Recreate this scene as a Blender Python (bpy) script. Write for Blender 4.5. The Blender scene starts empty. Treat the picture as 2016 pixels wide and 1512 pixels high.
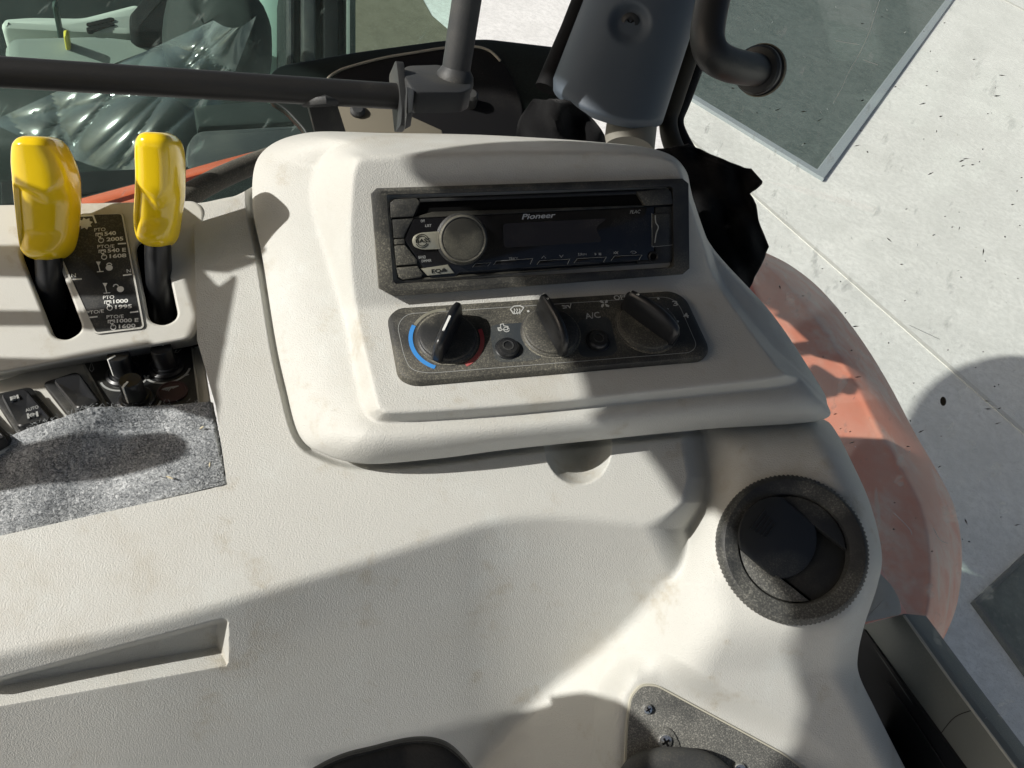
import bpy, bmesh, math, random
import numpy as np
from mathutils import Vector, Matrix
random.seed(7); np.random.seed(7)
S = bpy.context.scene
C = S.collection

# ---------------------------------------------------------------- camera
FPX, CX, CY = 1514.0, 1008.0, 756.0
CAMZ = 2.2                                     # eye height in the cab above the ground
UPC = np.array([.261, -.641, -.722]); UPC /= np.linalg.norm(UPC)   # world up seen from the camera
fw = np.array([0, 0, 1.0]); YC = fw - fw.dot(UPC) * UPC; YC /= np.linalg.norm(YC)
XC = np.cross(YC, UPC)
RM = np.array([XC, YC, UPC])                   # camera axes -> world axes
CAM = np.array([0, 0, CAMZ])
cam = bpy.data.cameras.new('camera'); co = bpy.data.objects.new('camera', cam); C.objects.link(co)
cam.sensor_width = 36; cam.lens = 36 * FPX / 2016; cam.clip_start = .01; cam.clip_end = 500
cr, cu, cb = RM @ [1, 0, 0], RM @ [0, -1, 0], RM @ [0, 0, -1]
co.matrix_world = Matrix([[cr[0], cu[0], cb[0], CAM[0]], [cr[1], cu[1], cb[1], CAM[1]], [cr[2], cu[2], cb[2], CAM[2]], [0, 0, 0, 1]])
S.camera = co

# ---------------------------------------------------------------- sun, sky, exposure
LC = np.array([.66, .36, .66]); LC /= np.linalg.norm(LC)
LW = RM @ LC                                   # direction the sunlight travels
sun = bpy.data.lights.new('sun', 'SUN'); so = bpy.data.objects.new('sun', sun); C.objects.link(so)
sun.energy = 4.7; sun.angle = math.radians(.55); sun.color = (1, .975, .925)
so.rotation_euler = Vector(LW).to_track_quat('-Z', 'Y').to_euler()
so.location = (0, 0, 6)
wd = bpy.data.worlds.new('World'); S.world = wd; wd.use_nodes = True
nt = wd.node_tree; sky = nt.nodes.new('ShaderNodeTexSky'); sky.sky_type = 'NISHITA'; sky.sun_disc = False
sky.sun_elevation = math.asin(-LW[2]); sky.sun_rotation = math.atan2(-LW[0], -LW[1])
sky.dust_density = 4.5; sky.ozone_density = .6; sky.air_density = .8
nt.links.new(sky.outputs[0], nt.nodes['Background'].inputs[0]); nt.nodes['Background'].inputs[1].default_value = .07
S.view_settings.view_transform = 'Standard'; S.view_settings.look = 'None'; S.view_settings.gamma = 1
S.view_settings.exposure = .05
S.render.engine = 'CYCLES'
S.cycles.max_bounces = 8; S.cycles.transparent_max_bounces = 12

# ---------------------------------------------------------------- helpers
def W(px, py, d):
    return CAM + RM @ np.array([(px - CX) / FPX * d, (py - CY) / FPX * d, d])
def qplane(a, b, c):
    M = np.array([[p[0], p[1], 1.0] for p in (a, b, c)]); r = np.array([1 / p[2] for p in (a, b, c)])
    return np.linalg.solve(M, r)
def Q(pl, x, y): return pl[0] * x + pl[1] * y + pl[2]
def norm(v): v = np.asarray(v, float); return v / np.linalg.norm(v)
class Fr:
    """A flat frame in the world: origin, right, up and outward normal."""
    def __init__(s, pl, p0, p1):
        s.pl = pl
        n = np.array([pl[0] * FPX, pl[1] * FPX, pl[0] * CX + pl[1] * CY + pl[2]])
        s.n = RM @ (-n / np.linalg.norm(n))
        s.O = s.at(*p0); ex = s.at(*p1) - s.O; s.ex = norm(ex - ex.dot(s.n) * s.n); s.ey = np.cross(s.n, s.ex)
    def at(s, px, py): return W(px, py, 1 / Q(s.pl, px, py))
    def loc(s, px, py, h=0):
        """the point of the plane lifted by h that lies on this line of sight, in frame coordinates"""
        P = s.at(px, py)
        if h:
            r = P - CAM; t = h / r.dot(s.n); P = P + r * t
        v = P - s.O
        return np.array([v.dot(s.ex), v.dot(s.ey)])
    def w(s, x, y, h=0): return s.O + s.ex * x + s.ey * y + s.n * h
    def pts(s, L, h=0): return [s.loc(x, y, h) for x, y in L]
class Fw(Fr):
    def __init__(s, O, ex, n):
        s.O = np.asarray(O, float); s.n = norm(n); ex = np.asarray(ex, float); s.ex = norm(ex - ex.dot(s.n) * s.n); s.ey = np.cross(s.n, s.ex)

def rounded(P, r, seg=4):
    P = [np.asarray(p, float) for p in P]; n = len(P); out = []
    rr = r if hasattr(r, '__len__') else [r] * n
    for i in range(n):
        a, b, c = P[i - 1], P[i], P[(i + 1) % n]; u = a - b; v = c - b
        lu, lv = np.linalg.norm(u), np.linalg.norm(v); k = min(rr[i], .48 * lu, .48 * lv)
        if k < 1e-6: out.append(b); continue
        p, q = b + u / lu * k, b + v / lv * k
        for j in range(seg + 1):
            t = j / seg; out.append((1 - t) ** 2 * p + 2 * t * (1 - t) * b + t * t * q)
    return out
def area(P): return .5 * sum(P[i][0] * P[(i + 1) % len(P)][1] - P[(i + 1) % len(P)][0] * P[i][1] for i in range(len(P)))
def inset(P, b):
    n = len(P); out = []
    for i in range(n):
        e1 = norm(P[i] - P[i - 1] + 1e-12); e2 = norm(P[(i + 1) % n] - P[i] + 1e-12)
        n1 = np.array([-e1[1], e1[0]]); n2 = np.array([-e2[1], e2[0]]); m = n1 + n2; L = m.dot(m)
        m = m / max(L, .6) * 2 if L > 1e-6 else n1
        out.append(P[i] + m * b)
    return out
def ellipse(cx, cy, rx, ry, n=32, a0=0): return [np.array([cx + rx * math.cos(a0 + 2 * math.pi * i / n), cy + ry * math.sin(a0 + 2 * math.pi * i / n)]) for i in range(n)]
def catmull(P, per, closed=False):
    P = np.asarray(P, float); n = len(P); out = []
    rng = n if closed else n - 1
    for i in range(rng):
        g = (lambda k: P[k % n]) if closed else (lambda k: P[min(max(k, 0), n - 1)])
        p0, p1, p2, p3 = g(i - 1), g(i), g(i + 1), g(i + 2)
        for j in range(per):
            t = j / per
            out.append(.5 * (2 * p1 + (p2 - p0) * t + (2 * p0 - 5 * p1 + 4 * p2 - p3) * t * t + (3 * p1 - p0 - 3 * p2 + p3) * t ** 3))
    if not closed: out.append(P[-1])
    return np.array(out)

class MB:
    def __init__(s): s.v = []; s.f = []
    def add(s, v, f):
        k = len(s.v); s.v += [tuple(map(float, p)) for p in v]; s.f += [tuple(i + k for i in q) for q in f]; return s
    def rings(s, R, closed=True, cap0=True, cap1=True):
        n = len(R[0]); v = [p for r in R for p in r]; f = []
        for i in range(len(R) - 1):
            for j in range(n if closed else n - 1):
                k = (j + 1) % n; f.append((i * n + j, i * n + k, (i + 1) * n + k, (i + 1) * n + j))
        if cap0: f.append(tuple(range(n - 1, -1, -1)))
        if cap1: f.append(tuple((len(R) - 1) * n + j for j in range(n)))
        return s.add(v, f)
    def prism(s, fr, P, h0, h1, b=0, base=True):
        P = [np.asarray(p, float) for p in P]
        if area(P) < 0: P = P[::-1]
        R = [[fr.w(p[0], p[1], h0) for p in P]]
        if b:
            R.append([fr.w(p[0], p[1], h1 - b) for p in P])
            I = inset(P, b * .35); R.append([fr.w(p[0], p[1], h1 - b * .3) for p in I])
            I = inset(P, b); R.append([fr.w(p[0], p[1], h1) for p in I])
        else: R.append([fr.w(p[0], p[1], h1) for p in P])
        return s.rings(R, cap0=base)
    def ringband(s, fr, Po, Pi, h0, h1, b=0):
        """a flat frame: outline Po with hole Pi (same count)"""
        Po = [np.asarray(p, float) for p in Po]; Pi = [np.asarray(p, float) for p in Pi]
        if area(Po) < 0: Po = Po[::-1]; Pi = Pi[::-1]
        R = [[fr.w(p[0], p[1], h0) for p in Po]]
        if b:
            R.append([fr.w(p[0], p[1], h1 - b) for p in Po]); R.append([fr.w(p[0], p[1], h1) for p in inset(Po, b)])
            R.append([fr.w(p[0], p[1], h1) for p in inset(Pi, -b)]); R.append([fr.w(p[0], p[1], h1 - b) for p in Pi])
        else: R.append([fr.w(p[0], p[1], h1) for p in Po]); R.append([fr.w(p[0], p[1], h1) for p in Pi])
        R.append([fr.w(p[0], p[1], h0) for p in Pi])
        return s.rings(R, cap0=False, cap1=False)
    def lathe(s, fr, c, prof, n=40, rib=0, nr=0, cap=True):
        R = []
        for (r, h) in prof:
            R.append([fr.w(c[0] + r * math.cos(2 * math.pi * i / n), c[1] + r * math.sin(2 * math.pi * i / n), h) for i in range(n)])
        return s.rings(R, cap0=cap, cap1=cap)
    def tube(s, P, r, n=20, cap=True):
        P = [np.asarray(p, float) for p in P]; rr = r if hasattr(r, '__len__') else [r] * len(P)
        R = []; up = None
        for i, p in enumerate(P):
            t = norm(P[min(i + 1, len(P) - 1)] - P[max(i - 1, 0)])
            if up is None:
                up = np.array([0, 0, 1.0]) if abs(t[2]) < .9 else np.array([1.0, 0, 0])
            a = norm(up - up.dot(t) * t); up = a; b = np.cross(t, a)
            R.append([p + rr[i] * (math.cos(2 * math.pi * k / n) * a + math.sin(2 * math.pi * k / n) * b) for k in range(n)])
        return s.rings(R, cap0=cap, cap1=cap)
    def stroke(s, fr, L, w, h0, h1, closed=False):
        L = [np.asarray(p, float) for p in L]
        n = len(L); A = []; B = []
        for i in range(n):
            if closed or 0 < i < n - 1:
                t1, t2 = norm(L[i] - L[i - 1] + 1e-12), norm(L[(i + 1) % n] - L[i] + 1e-12)
            elif i == 0: t1 = t2 = norm(L[1] - L[0])
            else: t1 = t2 = norm(L[-1] - L[-2])
            t = norm(t1 + t2 + 1e-9); m = np.array([-t[1], t[0]]) * w / 2 / max(.45, t.dot(t2)); A.append(L[i] + m); B.append(L[i] - m)
        if closed: return s.ringband(fr, B, A, h0, h1) if area(L) > 0 else s.ringband(fr, A, B, h0, h1)
        return s.rings([[fr.w(*a, h0), fr.w(*a, h1), fr.w(*b, h1), fr.w(*b, h0)] for a, b in zip(A, B)])
    def build(s, name, mat, parent=None, smooth=35, origin=None):
        o0 = wloc(parent) if parent else (np.asarray(origin, float) if origin is not None else np.array([np.mean([v[0] for v in s.v]), np.mean([v[1] for v in s.v]), min(v[2] for v in s.v)]))
        me = bpy.data.meshes.new(name); me.from_pydata([tuple(np.array(v) - o0) for v in s.v], [], s.f); me.update()
        bm = bmesh.new(); bm.from_mesh(me); bmesh.ops.recalc_face_normals(bm, faces=bm.faces); bm.to_mesh(me); bm.free()
        o = bpy.data.objects.new(name, me); C.objects.link(o)
        me.materials.append(mat)
        if smooth: me.shade_smooth(); me.set_sharp_from_angle(angle=math.radians(smooth))
        if name == 'lettering' or name == 'brand_lettering' or name == 'symbol': o['kind'] = 'stuff'
        if parent: o.parent = parent
        else: o.location = o0
        return o
def wloc(o):
    v = np.zeros(3)
    while o: v = v + np.array(o.location); o = o.parent
    return v
def thing(name, label, cat, loc, group=None):
    o = bpy.data.objects.new(name, None); C.objects.link(o); o.location = tuple(loc); o.empty_display_size = .02
    return tag(o, label, cat, group)
def tag(o, label, cat=None, group=None):
    o['label'] = label
    if cat: o['category'] = cat
    if group: o['group'] = group
    return o
def struct(o): o['kind'] = 'structure'; return o

_txt = {}
def text_mesh(t, bold=0, shear=0, space=1.0):
    k = (t, bold, shear, space)
    if k not in _txt:
        cu = bpy.data.curves.new('t', 'FONT'); cu.body = t; cu.size = 1; cu.offset = bold; cu.shear = shear; cu.space_character = space; cu.resolution_u = 3
        o = bpy.data.objects.new('t', cu); C.objects.link(o)
        dg = bpy.context.evaluated_depsgraph_get(); me = bpy.data.meshes.new_from_object(o.evaluated_get(dg))
        v = np.array([x.co[:2] for x in me.vertices]); f = [tuple(p.vertices) for p in me.polygons]
        bpy.data.objects.remove(o); bpy.data.curves.remove(cu); bpy.data.meshes.remove(me)
        v[:, 0] -= v[:, 0].min(); _txt[k] = (v, f, v[:, 0].max())
    return _txt[k]
def text(mb, fr, t, p0, p1, cap, h, bold=.012, shear=0, space=1.0):
    """lettering whose baseline runs from pixel p0 to p1, cap height in pixels"""
    v, f, w = text_mesh(t, bold, shear, space)
    a, b = fr.loc(*p0), fr.loc(*p1); x = b - a; L = np.linalg.norm(x); x /= L; y = np.array([-x[1], x[0]])
    ch = np.linalg.norm(fr.loc(p0[0], p0[1] - cap) - a)
    mb.add([fr.w(*(a + x * q[0] * L / w + y * q[1] * ch / .69), h) for q in v], f)

# ---------------------------------------------------------------- materials
def mat(name, col, rough=.5, spec=.5, metal=0, grain=None, dirt=None, dust=None, coat=0, scratch=None, sheen=0):
    """grain=(scale,strength)  dirt=(colour,scale,amount)  dust=(colour,scale,lo,hi): stains with a shape of their own"""
    m = bpy.data.materials.new(name); m.use_nodes = True; n = m.node_tree; N = n.nodes; L = n.links; b = N['Principled BSDF']
    b.inputs['Roughness'].default_value = rough; b.inputs['Metallic'].default_value = metal; b.inputs['Specular IOR Level'].default_value = spec
    b.inputs['Coat Weight'].default_value = coat; b.inputs['Coat Roughness'].default_value = .08
    b.inputs['Sheen Weight'].default_value = sheen
    tc = N.new('ShaderNodeTexCoord')
    rgb = N.new('ShaderNodeRGB'); rgb.outputs[0].default_value = (*col, 1); cur = rgb.outputs[0]; ro = None
    def noise(sc, det=4, rgh=.6, vec=None):
        t = N.new('ShaderNodeTexNoise'); t.inputs['Scale'].default_value = sc; t.inputs['Detail'].default_value = det; t.inputs['Roughness'].default_value = rgh
        L.new(vec or tc.outputs['Object'], t.inputs['Vector']); return t.outputs['Fac']
    def ramp(src, lo, hi, a=0, c=1):
        r = N.new('ShaderNodeMapRange'); r.inputs[1].default_value = lo; r.inputs[2].default_value = hi; r.inputs[3].default_value = a; r.inputs[4].default_value = c
        r.interpolation_type = 'SMOOTHSTEP'; L.new(src, r.inputs[0]); return r.outputs[0]
    def mix(f, c2):
        x = N.new('ShaderNodeMix'); x.data_type = 'RGBA'; L.new(f, x.inputs[0]); L.new(cur, x.inputs[6]); x.inputs[7].default_value = (*c2, 1); return x.outputs[2]
    def mul(a, bb):
        x = N.new('ShaderNodeMath'); x.operation = 'MULTIPLY'; L.new(a, x.inputs[0])
        if isinstance(bb, (int, float)): x.inputs[1].default_value = bb
        else: L.new(bb, x.inputs[1])
        return x.outputs[0]
    for dd in (dirt if isinstance(dirt, list) else [dirt] if dirt else []):
        c2, sc, lo, hi, amt = dd
        f = mul(ramp(noise(sc, 5, .65), lo, hi), amt)
        f = mul(f, ramp(noise(sc * 9, 3, .7), .3, .62, .35, 1)); cur = mix(f, c2)
    if dust:
        c2, sc, lo, hi, amt = dust
        big = ramp(noise(sc, 4, .6), lo, hi); fine = ramp(noise(sc * 60, 5, .8), .46, .70)
        f = mul(mul(big, fine), amt)
        f2 = N.new('ShaderNodeMath'); f2.operation = 'ADD'; L.new(f, f2.inputs[0]); L.new(mul(big, amt * .22), f2.inputs[1]); f2.use_clamp = True
        cur = mix(f2.outputs[0], c2); ro = ramp(f2.outputs[0], 0, .5, rough, .85)
    if scratch:
        mp = N.new('ShaderNodeMapping'); mp.inputs['Scale'].default_value = (1, .12, .3); mp.inputs['Rotation'].default_value = (.3, .5, .7); L.new(tc.outputs['Object'], mp.inputs[0])
        f = mul(ramp(noise(scratch[1], 3, .6, mp.outputs[0]), .66, .74), scratch[2]); cur = mix(f, scratch[0])
    L.new(cur, b.inputs['Base Color'])
    if ro: L.new(ro, b.inputs['Roughness'])
    if grain:
        bp = N.new('ShaderNodeBump'); bp.inputs['Strength'].default_value = grain[1]; bp.inputs['Distance'].default_value = .0006
        t = N.new('ShaderNodeTexNoise'); t.inputs['Scale'].default_value = grain[0]; t.inputs['Detail'].default_value = 2.2; L.new(tc.outputs['Object'], t.inputs['Vector'])
        L.new(t.outputs['Fac'], bp.inputs['Height']); L.new(bp.outputs[0], b.inputs['Normal'])
    return m
BROWN = (.30, .235, .13); DUST = (.33, .31, .24)
M = {}
M['beige'] = mat('beige_plastic', (.522, .520, .484), .52, .4, grain=(1150, .7), dirt=[(BROWN, 7, .50, .78, .46), (BROWN, 26, .56, .72, .42), ((.60, .625, .60), 11, .5, .7, .5)])
M['beige2'] = mat('beige_smooth_plastic', (.52, .515, .47), .5, .4, grain=(1300, .15), dirt=[(BROWN, 12, .52, .74, .45), (BROWN, 55, .58, .7, .35)])
M['black'] = mat('black_plastic', (.013, .014, .015), .42, .45, grain=(1500, .2), dust=(DUST, 22, .42, .75, .30))
M['black_dusty'] = mat('dusty_black_plastic', (.016, .017, .018), .45, .45, grain=(1400, .25), dust=(DUST, 16, .34, .66, .72))
M['black_clean'] = mat('clean_black_plastic', (.012, .013, .015), .32, .5, dust=(DUST, 30, .48, .8, .22))
M['gloss'] = mat('glossy_black', (.006, .006, .007), .12, .5, dust=((.2, .19, .15), 26, .42, .75, .2))
M['hole'] = mat('dark_recess', (.004, .004, .004), .9, .1)
M['yellow'] = mat('glossy_yellow_plastic', (.87, .60, .012), .16, .5, coat=.5, dirt=[((.45, .28, .02), 60, .62, .74, .4)])
M['white'] = mat('white_print', (.72, .73, .70), .6, .3)
M['grey_print'] = mat('grey_print', (.33, .34, .33), .6, .3)
M['blue'] = mat('blue_print', (.05, .25, .62), .5, .4)
M['red'] = mat('red_print', (.42, .05, .06), .6, .4, dust=(DUST, 30, .4, .6, .5))
M['metal'] = mat('satin_metal', (.42, .41, .33), .38, .5, metal=.6, dust=(DUST, 40, .5, .8, .5))
M['knobmetal'] = mat('worn_knob_metal', (.045, .044, .038), .38, .5, metal=.5, dust=((.34, .32, .24), 34, .40, .70, .55))
M['chrome'] = mat('bright_metal', (.68, .68, .66), .22, .5, metal=.9, dust=(DUST, 60, .5, .8, .4))
M['tube'] = mat('black_painted_tube', (.014, .014, .014), .5, .5, grain=(500, .25), dust=((.22, .20, .155), 8, .48, .72, .45))
M['tubed'] = mat('grey_dusty_steel', (.032, .034, .036), .55, .5, grain=(500, .3), dust=((.2, .185, .14), 13, .42, .7, .42))
M['pillar'] = mat('blue_grey_plastic', (.085, .105, .13), .55, .4, grain=(1300, .25), dust=((.2, .21, .2), 6, .5, .8, .3))
M['orange'] = mat('dusty_orange_paint', (.82, .27, .17), .5, .4, dirt=[((.84, .60, .48), 2.0, .36, .66, .6), ((.86, .70, .60), 9, .45, .7, .6)], scratch=((.75, .6, .5), 30, .6), grain=(60, .1))
M['orange2'] = mat('orange_paint', (.82, .12, .035), .35, .5, dirt=[((.4, .08, .03), 8, .5, .7, .6)])
M['fabric'] = mat('black_fabric', (.006, .006, .0065), .95, .1, grain=(700, .8), sheen=.06)
M['frit'] = mat('black_glass_border', (.006, .010, .009), .3, .4, dust=((.1, .11, .09), 7, .46, .8, .35))
M['trim'] = mat('dark_trim', (.007, .007, .008), .75, .2, dust=((.12, .11, .09), 9, .5, .8, .25))
M['steelgrey'] = mat('grey_green_painted_sill', (.16, .175, .165), .55, .4, grain=(300, .2), dust=((.33, .33, .29), 9, .4, .75, .5), scratch=((.36, .36, .33), 60, .5))

# ================================================================ moulded console
def smin(a, b, k): h = np.clip(.5 + .5 * (b - a) / k, 0, 1); return b * (1 - h) + a * h - k * h * (1 - h)
def smax(a, b, k): return -smin(-a, -b, k)
def sstep(x, a, b): t = np.clip((x - a) / (b - a), 0, 1); return t * t * (3 - 2 * t)
def polydist(x, y, P, closed=True):
    """distance to a polyline, plus sign (inside negative) when closed; side (right positive) when open"""
    P = np.asarray(P, float); n = len(P); best = np.full(x.shape, 1e9); ins = np.zeros(x.shape, bool); side = np.zeros(x.shape)
    for i in range(n if closed else n - 1):
        a, b = P[i], P[(i + 1) % n]; ab = b - a; t = np.clip(((x - a[0]) * ab[0] + (y - a[1]) * ab[1]) / ab.dot(ab), 0, 1)
        dx = x - a[0] - t * ab[0]; dy = y - a[1] - t * ab[1]; d = np.hypot(dx, dy)
        if closed:
            c = ((a[1] > y) != (b[1] > y)); xx = a[0] + (y - a[1]) * ab[0] / (ab[1] if ab[1] else 1e-9); ins ^= c & (x < xx)
        else:
            sg = np.sign(ab[0] * (y - a[1]) - ab[1] * (x - a[0])); side = np.where(d < best - 1e-6, sg, side)
        best = np.minimum(best, d)
    return np.where(ins, -best, best) if closed else best * side
TP = qplane((480, 420, .538), (450, 960, .48), (1300, 960, .52))
D_ = [(512, 305), (600, 262), (760, 262), (960, 266), (1180, 280), (1300, 297), (1350, 335), (1365, 405), (1405, 490), (1520, 618), (1605, 745), (1628, 792), (1612, 828),
      (1390, 845), (1180, 866), (1000, 885), (860, 903), (720, 913), (635, 893), (589, 856), (562, 760), (542, 667), (517, 509), (497, 400)]
A_ = [(697, 318), (735, 306), (830, 303), (980, 298), (1180, 297), (1285, 304), (1335, 325), (1357, 390), (1385, 480), (1412, 556), (1490, 668), (1528, 720), (1534, 742),
      (1390, 760), (1180, 782), (1000, 798), (860, 808), (775, 812), (752, 808), (742, 795), (728, 740), (705, 640), (687, 520), (687, 400)]
B_ = [(630, 325), (690, 280), (830, 274), (980, 275), (1180, 284), (1292, 300), (1345, 328), (1366, 395), (1396, 482), (1428, 560), (1512, 672), (1562, 725), (1556, 757),
      (1392, 778), (1180, 800), (1000, 818), (860, 828), (760, 832), (728, 822), (714, 796), (702, 740), (684, 640), (645, 500), (619, 395)]
POD = (1557, 1080)
def body_raw(x, y):
    T = Q(TP, x, y)
    ex = [-200, 0, 250, 450, 700, 880, 960, 1030, 1120, 1250, 1330, 1500]; ey = [1335, 1290, 1240, 1187, 1112, 1056, 1031, 1020, 1018, 1030, 1042, 1060]
    ee = catmull(list(zip(ex, ey)), 12); ye = np.interp(x, ee[:, 0], ee[:, 1])
    F = Q(TP, x, ye) - .00086 * (y - ye)
    xe = np.interp(y, [800, 880, 940, 990, 1040], [1340, 1346, 1358, 1345, 1300])
    R = T - .0022 * (x - xe)
    led = smin(T, smin(F, R, .10), .017)
    # handle pocket in the fascia
    pk = [(-300, 1412), (0, 1335), (436, 1219), (450, 1232), (447, 1296), (436, 1312), (0, 1390), (-300, 1440)]
    s = -polydist(x, y, pk)
    top = (y - np.interp(x, [-300, 0, 436], [1412, 1335, 1219])); bot = np.interp(x, [-300, 0, 436], [1440, 1390, 1312]) - y; rgt = 450 - x
    dep = sstep(top, -2, 8) * np.minimum(np.clip(bot / 40, 0, 1), np.clip(rgt / 22, 0, 1))
    led = led - .09 * dep * (s > -6)
    # finger scoop under the edge of the radio housing
    r = np.hypot((x - 1138) / 66, (y - 878) / 76); pit = np.clip(1 - r ** 2.2, 0, 1) * .11
    led = led - pit * sstep(y, 850, 866)
    # gap that runs round the housing
    dd = polydist(x, y, DC)
    led = led - .030 * (1 - sstep(dd, 1, 15)) 
    # vent pod and the column below it
    P = 1.95 + .0001 * (x - POD[0]) + .00033 * (y - POD[1])
    Cc = 1.955 - .00016 * (x - 1560) - .00034 * (y - 1230)
    face = P * (1 - sstep(y, 1180, 1330)) + Cc * sstep(y, 1180, 1330)
    V = catmull([(1380, 780), (1388, 860), (1390, 930), (1380, 1000), (1300, 1140), (1205, 1255), (1070, 1358), (930, 1465), (820, 1570)], 8)
    sd = polydist(x, y, V, False) * -1
    base = np.interp(y, [820, 900, 1000, 1150, 1270, 1370, 1560], [1.78, 1.80, 1.83, 1.835, 1.75, 1.67, 1.5])
    flank = base + .0016 * sd
    yD = np.interp(x, [1180, 1390, 1612, 1700], [866, 845, 828, 822])
    topf = T - .012 + .0018 * (y - yD - 12)
    pod = smin(smin(face, flank, .07), topf, .06)
    xr = xright(y); k = np.clip(1 - (xr - x) / 62, 0, 1)
    q = smax(led, pod, .03)
    q = q - .10 * k ** 2.5 * (y > 800)
    q = q - .09 * (1 - sstep(np.hypot(x - POD[0], y - POD[1]), 108, 120))
    return q
PLP = [(1236, 1420), (1243, 1372), (1262, 1350), (1290, 1350), (1540, 1485), (1600, 1530), (1600, 1620), (1226, 1620)]
def body_q(x, y):
    q = body_raw(x, y); k = 1 - sstep(polydist(x, y, PLP), 4, 70)
    return q * (1 - k) + (Q(PLQ, x, y) - .004) * k
YR = [380, 490, 618, 745, 815, 838, 920, 1000, 1090, 1150, 1230, 1290, 1330, 1390, 1512, 1600]
XR = [1290, 1340, 1440, 1535, 1602, 1638, 1682, 1716, 1736, 1728, 1702, 1689, 1692, 1720, 1782, 1832]
_xr = catmull(list(zip(YR, XR)), 10)
def xright(y): return np.interp(y, _xr[:, 0], _xr[:, 1])
DC = catmull(D_, 6, True)
PLQ = qplane(*[(x, y, float(1 / body_raw(np.array([x]), np.array([y]))[0]) + o) for x, y, o in ((1262., 1372., -.006), (1520., 1480., .004), (1300., 1506., .0))])
def console_body(parent):
    ys = np.concatenate([np.arange(386, 840, 5.0), np.arange(840, 1180, 3.0), np.arange(1180, 1420, 1.7), np.arange(1420, 1570, 3.2)])
    xl = np.interp(ys, [386, 670, 800, 955, 1058, 1090, 1600], [380, 388, 425, 447, -14, -90, -90])
    n = 880; t = np.linspace(0, 1, n)
    x = xl[:, None] + (xright(ys) - xl)[:, None] * t[None, :]; y = np.repeat(ys[:, None], n, 1)
    y = y + 14 * (1 - sstep(x, 382, 475)) * (1 - sstep(y, 386, 450)) - 26 * sstep(x, 455, 520) * (1 - sstep(y, 386, 440))
    d = 1 / body_q(x, y)
    # side walls: the shell turns away behind its visible edge
    x = np.concatenate([x, x[:, -1:] - 1, x[:, -1:] - 4], 1); y = np.concatenate([y, y[:, -1:], y[:, -1:]], 1); d = np.concatenate([d, d[:, -1:] + .02, d[:, -1:] + .12], 1)
    x = np.concatenate([x[:, :1] + 3, x], 1); y = np.concatenate([y[:, :1], y], 1); d = np.concatenate([d[:, :1] + .05, d], 1)
    x = np.concatenate([x[:1], x], 0); y = np.concatenate([y[:1] + 2, y], 0); d = np.concatenate([d[:1] + .08, d], 0)
    n = x.shape[1]; m = x.shape[0]
    cv = np.stack([(x - CX) / FPX * d, (y - CY) / FPX * d, d], -1).reshape(-1, 3)
    V = cv @ RM.T + CAM
    idx = np.arange(m * n).reshape(m, n)
    F = np.stack([idx[:-1, :-1], idx[1:, :-1], idx[1:, 1:], idx[:-1, 1:]], -1).reshape(-1, 4)
    return grid_obj('body', V, F, M['beige'], parent, 60)
def grid_obj(name, V, F, m, parent, smooth=50):
    me = bpy.data.meshes.new(name); me.from_pydata((V - wloc(parent)).tolist(), [], F.tolist()); me.update()
    me.materials.append(m); me.shade_smooth()
    if smooth: me.set_sharp_from_angle(angle=math.radians(smooth))
    o = bpy.data.objects.new(name, me); C.objects.link(o); o.parent = parent; return o
RP = qplane((770, 395, .486), (1322, 372, .522), (785, 548, .496))
CP = qplane((780, 596, .501), (1340, 571, .537), (800, 755, .471))
def face_q(x, y): return smax(Q(RP, x, y), Q(CP, x, y), .012)
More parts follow.
